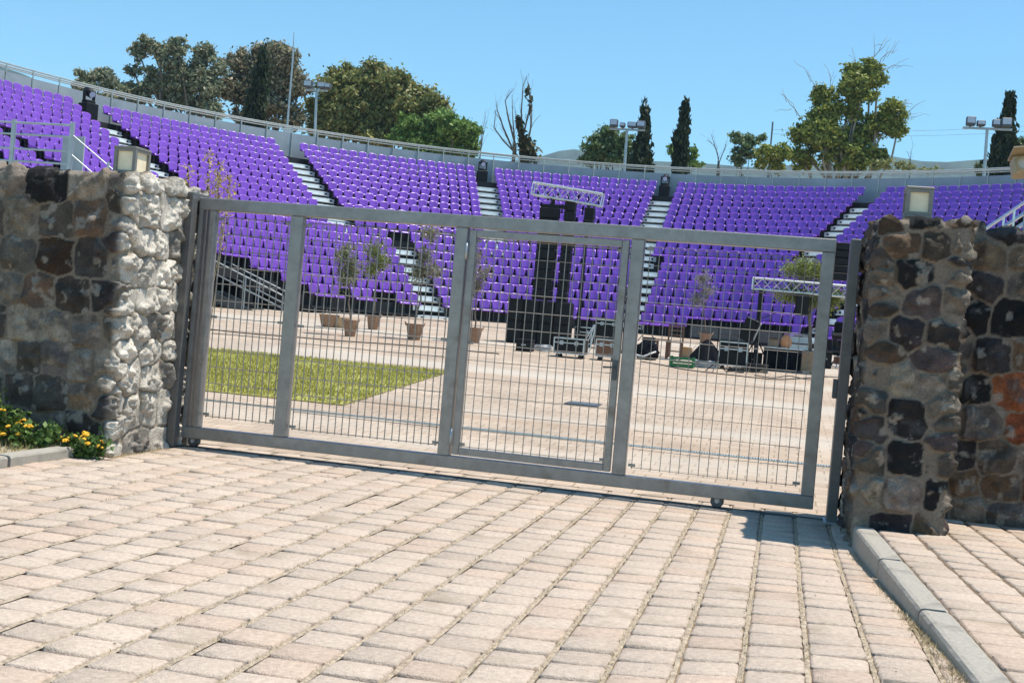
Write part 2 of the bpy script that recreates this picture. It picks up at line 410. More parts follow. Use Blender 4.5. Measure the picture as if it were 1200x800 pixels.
mb = MB(); mb.add([(kerb_x(1.2) + .1, 1.2, SWZ - .012), (5.5, 1.2, SWZ - .012), (5.5, 10.4, SWZ - .012), (kerb_x(9.0) + .1, 10.4, SWZ - .012)], [[0, 1, 2, 3]])
tag(mb.build("sidewalk_bed", M['darksand']), kind='structure')

# lawn
LX0, LX1, LY0, LY1 = -17.0, -5.5, 14.65, 21.3
mb = MB(); mb.add([(LX0, LY0, gz(LY0) + .012), (LX1, LY0, gz(LY0) + .012), (LX1 - .45, LY1, gz(LY1) + .012), (LX0, LY1, gz(LY1) + .012)], [[0, 1, 2, 3]])
tag(mb.build("lawn", mat("lawn_soil", (0.30, 0.285, 0.065), 0.95, 0, 0.3, 6)), kind='structure')
def blades(name, P, h, wd, cols, lean=0.5, m=None, seed=3, kind='stuff'):
    g = np.random.default_rng(seed); n = len(P); a = g.random(n) * 2 * np.pi; hh = h * (0.5 + g.random(n))
    dx, dy = np.cos(a) * wd, np.sin(a) * wd; la = g.random(n) * 2 * np.pi; le = hh * lean * g.random(n)
    A = P + np.stack([-dx, -dy, 0 * a], 1); B = P + np.stack([dx, dy, 0 * a], 1); T = P + np.stack([np.cos(la) * le, np.sin(la) * le, hh], 1)
    Vv = np.stack([A, B, T], 1).reshape(-1, 3); Ff = np.arange(3 * n).reshape(-1, 3)
    cc = np.asarray(cols)[g.integers(0, len(cols), n)] * (0.7 + 0.6 * g.random((n, 1)))
    return np_mesh(name, Vv, Ff, m or M['leaf'], col=np.repeat(cc, 3, 0))
n = 60000; g = np.random.default_rng(5)
P = np.stack([LX0 + g.random(n) * (LX1 + .03 - LX0), LY0 - .03 + g.random(n) * (LY1 - LY0), np.zeros(n)], 1)
P[:, 0] -= (P[:, 1] - LY0) / (LY1 - LY0) * .45 * ((P[:, 0] - LX0) / (LX1 - LX0)); P[:, 2] = SLOPE * (P[:, 1] - 10.6) + .01
keepn = fbm(P * np.array([1.2, 1.2, 0]) + 3, 4, 3) + g.random(n) * .5 > 0.56; P[:, :2] += g.normal(size=(n, 2)) * .035
o = blades("grass", P[keepn], 0.045, 0.009, [(0.40, 0.37, 0.075), (0.45, 0.40, 0.09), (0.34, 0.34, 0.06), (0.50, 0.42, 0.14)], 0.8)
tag(o, "short yellow green turf of the lawn behind the gate", "grass", kind='stuff')

# hills far away
def hill(name, pts, D, label=None):
    P_ = [atY(px, py, D) for px, py in pts]; V = []; F = []; n = len(P_)
    for j, (k, back) in enumerate(((0.0, -0.22), (0.45, -0.10), (0.8, -0.04), (1.0, 0.0), (0.6, 0.12), (0.0, 0.3))):
        for i, p in enumerate(P_):
            jit = 1 + 0.05 * math.sin(i * 2.1 + j) if 0 < k < 1 else 1
            V.append((p[0], p[1] + back * D, 1.0 + (p[2] - 1.0) * k * jit))
    for j in range(5):
        for i in range(n - 1): F.append((j * n + i, j * n + i + 1, (j + 1) * n + i + 1, (j + 1) * n + i))
    tag(np_mesh(name, V, F, M['hill'], smooth=True), kind='structure')
hill("hills", [(420, 205), (520, 196), (590, 190), (632, 184), (655, 177), (672, 175), (695, 178), (720, 186), (770, 189), (830, 192), (880, 196), (960, 192), (1005, 186), (1032, 182), (1050, 184), (1080, 189), (1110, 190), (1150, 187), (1180, 184), (1230, 183), (1290, 190), (1380, 200), (1500, 215)], 1600)
hill("hills", [(-260, 40), (-160, 52), (-80, 62), (-30, 72), (0, 78), (25, 86), (45, 95), (80, 108), (140, 130), (220, 155), (330, 180)], 1100)
# ------ air between here and the hills
mb = MB().b2((-1500, -60, -2.0), (1500, 2300, 285))
hz = mb.build("haze", None); hz.data.materials.clear()
hm = bpy.data.materials.new("thin_air"); hm.use_nodes = True; hn = hm.node_tree.nodes; hn.remove(hn["Principled BSDF"])
pv = hn.new("ShaderNodeVolumePrincipled"); pv.inputs["Color"].default_value = (0.62, 0.80, 0.98, 1); pv.inputs["Density"].default_value = 0.00024
hm.node_tree.links.new(pv.outputs[0], hn["Material Output"].inputs["Volume"]); hz.data.materials.append(hm)
tag(hz, kind='stuff')

# ================================================================== STONE WALLS
PAL = np.array([(0.215, 0.185, 0.155), (0.30, 0.265, 0.225), (0.032, 0.031, 0.035), (0.055, 0.05, 0.052), (0.145, 0.125, 0.115), (0.18, 0.125, 0.085),
                (0.25, 0.22, 0.195), (0.11, 0.09, 0.09), (0.22, 0.165, 0.115), (0.30, 0.105, 0.045), (0.37, 0.335, 0.29), (0.085, 0.075, 0.08)])
def stone_wall(name, label, lo, hi, seed, cell=0.26, res=0.0155, probs=None, pale=None, skew=0.0, faces='all', dome=0.03):
    g = np.random.default_rng(seed); lo = np.array(lo, float); hi = np.array(hi, float); d = hi - lo
    # seeds of the stones: jittered courses on the skin of the wall
    S = []
    def course(ax_u, L, fixed):
        z = lo[2] - 0.1; k = 0
        while z < hi[2] + 0.15:
            hgt = cell * (0.55 + 0.75 * g.random()); u = -cell * g.random()
            while u < L + 0.1:
                wdt = cell * (0.65 + 0.95 * g.random())
                p = np.array(fixed, float); p[ax_u] += u + wdt / 2; p[2] = z + hgt / 2 + (g.random() - .5) * cell * 0.26
                p[1 - ax_u] += (g.random() - .5) * 0.05; S.append(p); u += wdt
            z += hgt * 0.93; k += 1
    course(0, d[0], (lo[0], lo[1] + .04, 0)); course(0, d[0], (lo[0], hi[1] - .04, 0))
    if d[1] > cell * 1.2:
        course(1, d[1], (lo[0] + .04, lo[1], 0)); course(1, d[1], (hi[0] - .04, lo[1], 0))
    S = np.array(S); ns = len(S)
    cid = g.choice(len(PAL), ns, p=probs); scol = PAL[cid] * np.array([.66, .60, .545]) * (0.32 + 1.0 * g.random((ns, 1))); prot = 0.45 + 0.8 * g.random(ns)
    tdir = g.normal(size=(ns, 3)) * 0.12; KF = 7; fd = g.normal(size=(KF, ns, 3)); fd /= np.linalg.norm(fd, axis=2, keepdims=True); fo = cell * (.05 + .30 * g.random((KF, ns))); fs_ = .25 + .75 * g.random((KF, ns)); hue = g.normal(size=(ns, 3)) * 0.02
    # skin: five gridded faces of the box
    Vl = []; Nl = []; Fl = []; b = 0
    def grid(o, u, v, nrm):
        nonlocal b
        rs_ = res * (3.5 if nrm[1] > 0 else 1); nu = max(2, int(np.linalg.norm(u) / rs_)); nv = max(2, int(np.linalg.norm(v) / rs_))
        a, c = np.meshgrid(np.linspace(0, 1, nu + 1), np.linspace(0, 1, nv + 1))
        P = o + a[..., None] * u + c[..., None] * v; Vl.append(P.reshape(-1, 3)); Nl.append(np.tile(nrm, (P.shape[0] * P.shape[1], 1)))
        idx = np.arange((nu + 1) * (nv + 1)).reshape(nv + 1, nu + 1) + b
        Fl.append(np.stack([idx[:-1, :-1], idx[:-1, 1:], idx[1:, 1:], idx[1:, :-1]], -1).reshape(-1, 4)); b += (nu + 1) * (nv + 1)
    X, Y, Z = np.eye(3) * d[:, None]
    grid(lo, X, Z, (0, -1, 0)); grid(np.array([hi[0], lo[1], lo[2]]), Y, Z, (1, 0, 0))
    grid(np.array([lo[0], hi[1], lo[2]]), -Y, Z, (-1, 0, 0)); grid(np.array([hi[0], hi[1], lo[2]]), -X, Z, (0, 1, 0))
    grid(np.array([lo[0], lo[1], hi[2]]), X, Y, (0, 0, 1))
    P = np.concatenate(Vl); N = np.concatenate(Nl).astype(float)
    # round the arrises: pull to an inner box and push out along the blended normal
    rad = 0.055; inner_lo, inner_hi = lo + rad, hi - rad; inner_lo[2] = lo[2] - 1
    Q = np.clip(P, inner_lo, inner_hi); dv = P - Q; L = np.linalg.norm(dv, axis=1, keepdims=True); N = dv / np.maximum(L, 1e-6); P0 = Q + N * rad
    wp = P0 + 0.036 * (np.stack([fbm(P0 * 6.5, s, 3) for s in (11, 23, 37)], 1) - 0.5) * 2
    sc = np.array([1 / 1.12, 1 / 1.12, 1.0]); F1 = np.full(len(P), 9.); F2 = F1.copy(); I1 = np.zeros(len(P), int)
    for a in range(0, len(P), 4000):
        D = np.abs((wp[a:a + 4000, None] - S[None]) * sc); D = (D ** 4.5).sum(-1) ** (1 / 4.5)
        i = D.argmin(1); F1[a:a + 4000] = D[np.arange(len(D)), i]; I1[a:a + 4000] = i; D[np.arange(len(D)), i] = 9; F2[a:a + 4000] = D.min(1)
    gap = F2 - F1; mw_ = 0.004 + 0.045 * np.clip(fbm(P0 * 5, 77, 2) - .28, 0, 1)
    st = sstep(mw_ * 0.7, mw_ * 0.7 + 0.013, gap); bulge = sstep(0, 0.10, gap - mw_ * .7)
    facet = (tdir[I1] * (P0 - S[I1])).sum(1); rel = P0 - S[I1] + 0.02 * (np.stack([fbm(P0 * 14, q_, 2) for q_ in (81, 83, 87)], 1) - .5); cut = np.zeros(len(P0))
    for k_ in range(KF): cut = np.maximum(cut, np.maximum(0, (fd[k_][I1] * rel).sum(1) - fo[k_][I1]) * fs_[k_][I1])
    rough = (fbm(P0 * 19, 5, 4) - .5) * 0.026 + (np.abs(fbm(P0 * 11 + I1[:, None] * .37, 15, 4) - .5)) * -0.075 + .006
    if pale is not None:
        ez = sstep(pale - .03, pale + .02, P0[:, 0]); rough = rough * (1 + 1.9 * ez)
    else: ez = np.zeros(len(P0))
    hgt = st * np.maximum(0.002, 0.016 + 0.026 * prot[I1] - np.minimum(cut, .05) + np.clip(facet, -.016, .016) + rough) + (1 - st) * ((fbm(P0 * 22, 8, 3) - .5) * (0.016 + .03 * ez) - .016 * ez)
    up = (N[:, 2] > 0.6); hgt = np.where(up, hgt * 1.35 + (fbm(P0 * 4, 31, 3) - .5) * 0.06, hgt)
    V = P0 + N * hgt[:, None]
    V[:, 2] += skew * (V[:, 0] - lo[0]) * np.clip((V[:, 2] - lo[2]) / d[2], 0, 1)
    mort = np.array([0.225, 0.178, 0.135]) * (0.60 + 0.55 * fbm(P0 * 9, 41, 4))[:, None]
    mot = fbm(P0 * 15, 51, 4); c = scol[I1] * (0.22 + 1.5 * mot)[:, None] * (1 + hue[I1])
    lich = sstep(0.60, 0.68, fbm(P0 * 11 + I1[:, None] * 1.7, 61, 4)) * 0.75
    c = c * (1 - lich[:, None]) + np.array([0.29, 0.25, 0.205]) * lich[:, None]
    dk = sstep(0.60, 0.70, fbm(P0 * 8 + 9 + I1[:, None] * 2.3, 71, 4)) * 0.6; c = c * (1 - dk[:, None]) + np.array([0.07, 0.065, 0.065]) * dk[:, None]
    C = c * st[:, None] + mort * (1 - st[:, None])
    if pale is not None:                            # wall end: paler stones, with the sun's brightness put into their colour
        e = sstep(pale - .03, pale + .02, P0[:, 0])[:, None]; sun_col = np.array([.70, .635, .545]) * (0.12 + 1.4 * fbm(P0 * 7 + I1[:, None] * 1.3, 91, 4))[:, None]
        dk_ = (cid[I1] == 2) | (cid[I1] == 3); e = e * np.where(dk_, .35, 1.0)[:, None]; C = C * (1 - .88 * e) + (sun_col * st[:, None] + np.array([.30, .25, .19]) * (1 - st[:, None])) * .88 * e
    base = ((lo[0] + hi[0]) / 2, lo[1], max(lo[2], 0.0))
    o = np_mesh(name, V, np.concatenate(Fl), M['stone'], col=np.clip(C, 0.012, 0.78), loc=base, smooth=False)
    return tag(o, label, "stone wall")
pr_l = np.array([3, 4, 1.2, 1.6, 2.2, 2.2, 3, 1.6, 2, 0.25, 3, 1.2]); pr_l /= pr_l.sum()
pr_p = np.array([2, 1.6, 2.6, 2.4, 2.2, 1.6, 2, 2, 1.6, 0.1, 1.2, 2]); pr_p /= pr_p.sum()
pr_r = np.array([2, 1.4, 1.5, 1.6, 2, 2.2, 2, 1.6, 2, 3.0, 0.8, 1.6]); pr_r /= pr_r.sum()
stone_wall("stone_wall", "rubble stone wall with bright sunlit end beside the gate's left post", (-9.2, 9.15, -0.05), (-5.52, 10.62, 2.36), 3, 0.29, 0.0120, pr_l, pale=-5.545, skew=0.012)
stone_wall("stone_pillar", "stone gate pillar with square cream lamp, at the gate's open end", (0.60, 9.06, -0.05), (1.235, 10.62, 2.405), 11, 0.28, 0.0100, pr_p)["category"] = "stone pillar"
stone_wall("stone_wall", "set back stone wall with rust orange stones, right of the lamp pillar", (1.27, 10.06, -0.02), (5.2, 10.6, 2.47), 23, 0.28, 0.0120, pr_r)

# kerbs
def kerb(name, label, p0, p1, wd, z0, z1, grp):
    p0, p1 = np.array(p0, float), np.array(p1, float); dv = p1 - p0; L = np.linalg.norm(dv); a = math.atan2(dv[1], dv[0])
    nu = max(4, int(L / 0.05)); g = np.random.default_rng(int(abs(p0[1]) * 1000)); prof = [(-wd / 2, z0 - .15), (-wd / 2, z1 - .022), (-wd / 2 + .010, z1 - .006), (-wd / 2 + .03, z1), (0, z1), (wd / 2 - .02, z1), (wd / 2, z1 - .012), (wd / 2, z0 - .15)]
    V = []; F = []; n = len(prof)
    for i in range(nu + 1):
        t = i / nu * L; e = 0.006 if i in (0, nu) else 0
        for k, (q, zz) in enumerate(prof):
            j = (g.random(3) - .5) * (.004 if 0 < k < n - 1 else 0)
            tt = t - (0.008 if i == nu else 0) + (0.008 if i == 0 else 0)
            V.append((p0[0] + math.cos(a) * tt - math.sin(a) * (q + j[0]), p0[1] + math.sin(a) * tt + math.cos(a) * (q + j[0]), zz + j[1] * .6 - e))
    m_ = MB(); fs = [[i * n + k, (i + 1) * n + k, (i + 1) * n + k + 1, i * n + k + 1] for i in range(nu) for k in range(n - 1)]
    fs += [list(range(n)), list(range(nu * n + n - 1, nu * n - 1, -1))]
    m_.add(V, fs); o = m_.build(name, M['kerb'], loc=(*((p0 + p1) / 2)[:2], z0)); return tag(o, label, "kerb stone", grp)
KS = [(9.03, 7.75, "first pale kerb stone touching the foot of the lamp pillar"), (7.73, 6.35, "second pale kerb stone, one away from the lamp pillar"),
      (6.33, 5.0, "third pale kerb stone from the lamp pillar along the sidewalk"), (4.98, 3.6, "nearest pale kerb stone at the lower right edge of the photo")]
for y0, y1, lb in KS:
    kerb("kerb_stone", lb, (kerb_x(y0) + .075, y0), (kerb_x(y1) + .075, y1), 0.15, 0.0, 0.165, "kerb stones along the sidewalk")
kerb("kerb_stone", "grey kerb stone ending among yellow flowers beside the stone wall", (-5.73, 8.05), (-5.70, 9.0), 0.13, 0.0, 0.085, "kerb stones of the flower bed")
kerb("kerb_stone", "grey kerb stone of the flower bed at the left photo edge", (-5.76, 6.9), (-5.73, 8.03), 0.13, 0.0, 0.085, "kerb stones of the flower bed")
mb = MB().b2((-9.5, 3.0, -0.3), (-5.80, 9.3, 0.045)); tag(mb.build("flower_bed_soil", M['terrain']), kind='structure')

# ================================================================== GATE
GY = 10.30
gate = thing("sliding_gate", "grey steel sliding gate with wire mesh and a built-in walk door", "gate", (-2.54, GY, 0))
def bar(x0, x1, z0, z1, y0=GY - .05, y1=GY + .05, bev=0.006): return MB().b2((x0, y0, z0), (x1, y1, z1), bev)
bar(-5.43, 0.352, 2.225, 2.337).build("top_rail", M['gate'], gate)
bar(-5.43, 0.352, 0.083, 0.190).build("bottom_rail", M['gate'], gate)
ST = [(-4.505, -4.385), (-2.925, -2.815), (-1.352, -1.238), (0.245, 0.350)]
for a, b in ST: bar(a, b, 0.1905, 2.2245, GY - .048, GY + .048).build("stile", M['gate'], gate)
mb = bar(-5.315, -5.262, 0.1905, 2.2245, GY - .048, GY + .048); mb.b2((-5.36, GY - .03, .1905), (-5.345, GY + .045, 2.2245)); mb.b2((-5.425, GY - .045, .1905), (-5.385, GY + .045, 2.2245))
mb.build("stile", M['gate'], gate)
def wire_panel(x0, x1, z0, z1, dx, dz, parent, r=0.0042, y=GY + .012):
    mb = MB(); nx = max(2, round((x1 - x0) / dx)); nz = max(2, round((z1 - z0) / dz))
    for i in range(nx + 1):
        x = x0 + (x1 - x0) * i / nx; j = random.uniform(-.003, .003)
        mb.tube([(x + j, y, z0 - .012), (x - j, y + random.uniform(-.004, .004), (z0 + z1) / 2), (x, y, z1 + .012)], r, 5)
    for i in range(nz + 1):
        z = z0 + (z1 - z0) * i / nz; j = random.uniform(-.004, .004)
        mb.tube([(x0 - .012, y + .007, z), ((x0 + x1) / 2, y + .007, z + j), (x1 + .012, y + .007, z)], r * 0.85, 5)
    for (sx, xx) in ((-1, x0), (1, x1)):           # fixing lugs to the frame
        for zz in (z0 + .02, (z0 + z1) / 2, z1 - .02): mb.b2((xx - .03, y - .006, zz - .012), (xx + .03, y + .006, zz + .012))
    return mb.build("mesh_panel", M['wire'], parent)
wire_panel(-5.22, -4.545, 0.30, 2.17, 0.066, 0.155, gate, 0.0052)
wire_panel(-4.345, -2.965, 0.27, 2.17, 0.068, 0.155, gate, 0.0052)
wire_panel(-1.19, 0.20, 0.26, 2.17, 0.083, 0.158, gate, 0.0036)
# walk door in the third bay
WX0, WX1, WZ0, WZ1 = -2.798, -1.37, 0.205, 2.212
mb = MB()
for a in ((WX0, WX0 + .062, WZ0, WZ1), (WX1 - .062, WX1, WZ0, WZ1)): mb.b2((a[0], GY - .03, a[2]), (a[1], GY + .03, a[3]), .004)
for a in ((WX0 + .0625, WX1 - .0625, WZ0, WZ0 + .062), (WX0 + .0625, WX1 - .0625, WZ1 - .062, WZ1)): mb.b2((a[0], GY - .03, a[2]), (a[1], GY + .03, a[3]), .004)
door = mb.build("walk_door", M['gate'], gate)
wire_panel(WX0 + .075, WX1 - .075, WZ0 + .075, WZ1 - .075, 0.082, 0.158, door, 0.0042)
for z in (0.36, 2.02):
    MB().tube([(WX0 - .012, GY - .052, z - .075), (WX0 - .012, GY - .052, z + .075)], .014, 10).build("hinge", M['galv'], door, smooth=True)
mb = MB().b2((WX1 - .052, GY - .052, 1.0), (WX1 - .012, GY - .031, 1.17), .003); mb.build("lock", M['steel_dark'], door)
mb = MB(); mb.tube([(WX1 - .032, GY - .052, 1.11), (WX1 - .032, GY - .085, 1.11), (WX1 - .13, GY - .088, 1.105)], .008, 8); mb.build("handle", M['steel_dark'], door)
for wx in (-5.312, -0.438):
    mb = MB().lathe((wx, GY, 0.058), [(0.02, -.03), (.048, -.03), (.056, -.022), (.050, -.006), (.050, .006), (.056, .022), (.048, .03), (.02, .03)], 24, 'y')
    wh = mb.build("wheel", M['steel_dark'], gate, smooth=False)
    MB().lathe((wx, GY, .058), [(.016, -.041), (.018, -.034), (.018, .034), (.016, .041)], 12, 'y').build("hub", M['galv'], wh)
    for s_ in (-1, 1): MB().b2((wx - .022, GY + s_ * .034 - .003, .05), (wx + .022, GY + s_ * .034 + .003, .0825)).build("wheel_bracket", M['gate'], gate)
mb = MB().b2((-7.4, GY - .035, -.011), (0.58, GY + .035, .003)); mb.tube([(-7.4, GY, .006), (.58, GY, .006)], .006, 6)
tag(mb.build("gate_track", M['steel_dark'], loc=(-2.5, GY, 0)), "thin steel track on the paving under the sliding gate", "gate track")
# posts
tp = thing("gate_post", "tall twin steel guide post against the sunlit end of the stone wall", "gate post", (-5.46, 10.18, 0))
MB().b2((-5.512, 10.13, 0), (-5.432, 10.225, 2.372), .005).build("post", M['post'], tp)
MB().b2((-5.512, 10.385, 0), (-5.432, 10.48, 2.372), .005).build("post", M['post'], tp)
MB().b2((-5.515, 10.2255, 2.30), (-5.429, 10.3845, 2.372), .004).build("guide_bracket", M['post'], tp)
MB().lathe((-5.47, 10.305, 2.19), [(.02, 0), (.024, .01), (.024, .09), (.02, .10)], 12).build("guide_roller", M['rubber'], tp)
tp = thing("gate_post", "dark slim steel catch post against the lamp pillar's left side", "gate post", (0.52, 10.2, 0))
MB().b2((.462, 10.16, 0), (.545, 10.36, 2.34), .005).build("post", M['post'], tp)
MB().b2((.425, 10.25, 1.02), (.4615, 10.35, 1.18), .003).build("catch_plate", M['steel_dark'], tp)
MB().b2((.44, 10.10, 0.0), (.62, 10.42, .012)).build("base_plate", M['galv'], tp)

# ================================================================== LAMPS ON THE WALLS
def wall_lamp(label, x, y, z, wx=0.185, wy=0.225, h=0.205):
    t = thing("wall_lamp", label, "wall lamp", (x, y, z)); mb = MB()
    X0, X1, Y0, Y1 = x - wx / 2, x + wx / 2, y - wy / 2, y + wy / 2
    for a, b in ((X0, Y0), (X1, Y0), (X0, Y1), (X1, Y1)):
        mb.b2((a - .012 if a == X0 else a - .018, b - .012 if b == Y0 else b - .018, z), (a + .018 if a == X0 else a + .012, b + .018 if b == Y0 else b + .012, z + h))
    mb.b2((X0 - .016, Y0 - .016, z + h + .0005), (X1 + .016, Y1 + .016, z + h + .022), .004); mb.b2((X0 - .014, Y0 - .014, z - .06), (X1 + .014, Y1 + .014, z - .0005), .004)
    for b in ((X0 + .0185, Y0 - .010, X1 - .0185, Y0 + .006), (X0 + .0185, Y1 - .006, X1 - .0185, Y1 + .010)):
        mb.b2((b[0], b[1], z + .0005), (b[2], b[3], z + .020)); mb.b2((b[0], b[1], z + h - .02), (b[2], b[3], z + h - .0005))
    for b in ((X0 - .010, Y0 + .0185, X0 + .006, Y1 - .0185), (X1 - .006, Y0 + .0185, X1 + .010, Y1 - .0185)):
        mb.b2((b[0], b[1], z + .0005), (b[2], b[3], z + .020)); mb.b2((b[0], b[1], z + h - .02), (b[2], b[3], z + h - .0005))
    mb.build("housing", M['lampframe'], t)
    MB().b2((X0 + .009, Y0 + .009, z + .001), (X1 - .009, Y1 - .009, z + h - .001)).build("diffuser", M['diff'], t)
wall_lamp("cream panelled cube lamp on top of the left stone wall, sunlit side showing", -5.66, 9.42, 2.425)
wall_lamp("cream panelled cube lamp on top of the right stone pillar", 0.885, 9.42, 2.475, 0.17, 0.2, 0.185)
ft = thing("floodlight", "tan floodlight with round lens at the photo's right edge above the wall", "floodlight", (1.72, 10.25, 2.46))
Rm = Matrix.Rotation(R_(-8), 3, 'Y') @ Matrix.Rotation(R_(-12), 3, 'X')
fc = Vector((1.74, 10.05, 3.005)); mb = MB()
mb.box(fc + Rm @ Vector((0, .06, 0)), (.22, .16, .15), rot=Rm, bev=.012); mb.box(fc + Rm @ Vector((0, -.03, .083)), (.25, .30, .012), rot=Rm); mb.build("housing", M['tan'], ft)
mb = MB()
for k, (r, yo) in enumerate(((.062, -.022), (.05, -.03))):
    pts = [fc + Rm @ Vector((-.035 + r * math.cos(a), yo, -.005 + r * math.sin(a))) for a in np.linspace(0, 2 * math.pi, 21)]
    mb.tube(pts, .009, 6, False)
mb.build("lens_ring", M['tan'], ft)
pts = [fc + Rm @ Vector((-.035 + .045 * math.cos(a), -.0225, -.005 + .045 * math.sin(a))) for a in np.linspace(0, 2 * math.pi, 20, endpoint=False)]
MB().add(pts, [list(range(20))]).build("lens", M['glass'], ft)
mb = MB().tube([(1.79, 10.2, 2.42), (1.79, 10.2, 2.93)], .022, 10); mb.b2((1.73, 10.14, 2.47), (1.85, 10.26, 2.485)); mb.build("stand_pipe", M['galv'], ft)

# ================================================================== GRANDSTAND
CX, CY = -6.76, 35.95
ROWS = []                                            # (radius of the tread's front edge, tread height, tier, row from the top of its tier)
for k in range(12): ROWS.append((23.28 - .63 * k, 8.27 - .343 * k, 0, k))
for k in range(8): ROWS.append((15.32 - .63 * k, 4.07 - .379 * k, 1, k))
A0, A1 = -108.0, 74.0
def pol(R, a, z): return (CX + R * math.sin(R_(a)), CY + R * math.cos(R_(a)), z)
UP = [-92.5, -69.0, -45.2, -21.2, 1.0, 25.5, 49.0]
LOW = [-99, -37.2, 3.2, 42.5]
AW = 1.0
AWX = {-69.0: 1.45, -45.2: 1.2, -92.5: 1.4}       # the stairs widen towards the left end
def low_start(k):                                    # the lower tier is cut away on the left for the stair to the gangway
    return {7: -65.5, 6: -69.5, 5: -74, 4: -79.5, 3: -86, 2: -93, 1: -100, 0: -105}[k]
stand = thing("grandstand", "curved grandstand of dark decks climbing round the arena behind the gate", "grandstand", (CX, CY + 11, gz(46)))
mb = MB(); seg = 1.5
def arc(a0, a1): 
    n = max(1, int(round((a1 - a0) / seg))); return [a0 + (a1 - a0) * i / n for i in range(n + 1)]
for i, (Rf, z, tier, k) in enumerate(ROWS):
    a0 = A0 if tier == 0 else low_start(k)
    back = ROWS[i - 1][0] if k > 0 else (Rf + 1.4 if tier == 0 else ROWS[11][0])
    zb = ROWS[i + 1][1] if i + 1 < len(ROWS) else 1.25
    if tier == 0 and k == 11: zb = 4.07
    if tier == 1 and k == 7: zb = z - 0.06
    zb -= 0.03; A = arc(a0, A1); V = []; F = []
    for a in A: V += [pol(Rf, a, zb), pol(Rf, a, z), pol(back + .01, a, z)]
    for j in range(len(A) - 1):
        q = j * 3; F += [[q, q + 3, q + 4, q + 1], [q + 1, q + 4, q + 5, q + 2]]
    mb.add(V, F)
    mb.add([pol(Rf, a0, zb - 4 if zb > 4 else .8), pol(Rf, a0, z), pol(back, a0, z), pol(back, a0, zb - 4 if zb > 4 else .8)], [[0, 1, 2, 3]])
# back of the stand down to the ground
A = arc(A0, A1); V = []; F = []
for a in A: V += [pol(24.66, a, 1.0), pol(24.66, a, 8.33)]
for j in range(len(A) - 1): F.append([2 * j, 2 * j + 2, 2 * j + 3, 2 * j + 1])
mb.add(V, F); mb.build("deck", M['deck'], stand)
# dark under-space kerb and front beam of the lowest row
mb = MB(); A = arc(low_start(7), A1)
for j in range(len(A) - 1):
    a, b = A[j], A[j + 1]; Rr = ROWS[-1][0]
    V = [pol(Rr + .015, a, 1.385), pol(Rr + .015, b, 1.385), pol(Rr + .015, b, 1.34), pol(Rr + .015, a, 1.34)]
    mb.add(V, [[0, 1, 2, 3]])
for a in np.arange(low_start(7) + 1, A1, 3.1): 
    p = pol(ROWS[-1][0] + .05, a, 0); mb.tube([(p[0], p[1], 1.1), (p[0], p[1], 1.40)], .02, 6)
mb.build("front_beam", M['galv'], stand)
mb = MB(); A = arc(low_start(7), A1)
for j in range(len(A) - 1):
    mb.add([pol(ROWS[-1][0] + .3, A[j], .9), pol(ROWS[-1][0] + .3, A[j + 1], .9), pol(ROWS[-1][0] + .3, A[j + 1], 1.39), pol(ROWS[-1][0] + .3, A[j], 1.39)], [[0, 1, 2, 3]])
mb.build("skirt", M['cloth'], stand)  # black sheet put in for the shade under the lowest seats
mb = MB()
for a0, a1 in ((16.8, 37.2),):
    A = arc(a0, a1); Rr = ROWS[-1][0] + .12
    for zlo, zhi in ((1.45, 1.66), (1.67, 1.92)):
        for j in range(len(A) - 1): mb.add([pol(Rr, A[j], zlo), pol(Rr, A[j + 1], zlo), pol(Rr, A[j + 1], zhi), pol(Rr, A[j], zhi), pol(Rr + .05, A[j], zhi), pol(Rr + .05, A[j + 1], zhi)], [[0, 1, 2, 3], [3, 2, 5, 4]])
mb.build("front_plank", M['steel_dark'], stand)
# aisle stairs
def aisle(a, rows):
    mb = MB(); rz = -R_(a); AW = AWX.get(a, 1.0)
    for (Rf, z, tier, k) in rows:
        for (dR, dz, dep) in ((0.0, 0.0, .30), (-.29, -.18, .285)):
            c = pol(Rf + dR + dep / 2 - .02, a, 0); mb.m = 0
            mb.box((c[0], c[1], z + dz - .012), (AW, dep, .03), rz)
            if dz == 0.0:
                c = pol(Rf + dR - .035, a, 0); mb.box((c[0], c[1], z + dz - .118), (AW + .30, .012, .21), rz); mb.m = 1
                for s in (-1, 1):
                    c2 = (c[0] + s * (AW / 2 - .02) * math.cos(R_(a)) - .010 * math.sin(R_(a)), c[1] - s * (AW / 2 - .02) * math.sin(R_(a)) - .010 * math.cos(R_(a)))
                    mb.box((c2[0], c2[1], z + dz - .11), (.09, .012, .09), rz)
    return mb.build("stair", [M['step'], M['hole']], stand)
for a in UP: aisle(a, [r for r in ROWS if r[2] == 0 and r[3] > 0])
for a in LOW[1:]: aisle(a, [r for r in ROWS if r[2] == 1])
# fence on the top gangway: posts, rails, grey sheet
mb = MB(); mp = MB(); A = arc(A0, A1); RF = 24.65
for dz, rr, dr in ((9.90, .034, 0), (9.74, .024, .0), (9.93, .032, .6)):
    mb.tube([pol(RF + dr, a, dz) for a in A], rr, 6)
mb.build("fence_rail", M['rail'], stand)
V = []; F = []
for a in A: V += [pol(RF - .03, a, 8.36), pol(RF - .03, a, 9.58), pol(RF - .012, a, 9.58), pol(RF - .012, a, 8.36)]
for j in range(len(A) - 1):
    q = j * 4; F += [[q, q + 4, q + 5, q + 1], [q + 1, q + 5, q + 6, q + 2], [q + 2, q + 6, q + 7, q + 3]]
MB().add(V, F).build("fence_panel", M['panel'], stand)
npost = 0
for a in np.arange(A0 + 1, A1, 3.0):
    m_ = MB(); p = pol(RF - .055, a, 0); m_.tube([(p[0], p[1], 8.33), (p[0], p[1], 9.90)], .030, 6)
    m_.build("fence_post", M['rail'], stand); npost += 1
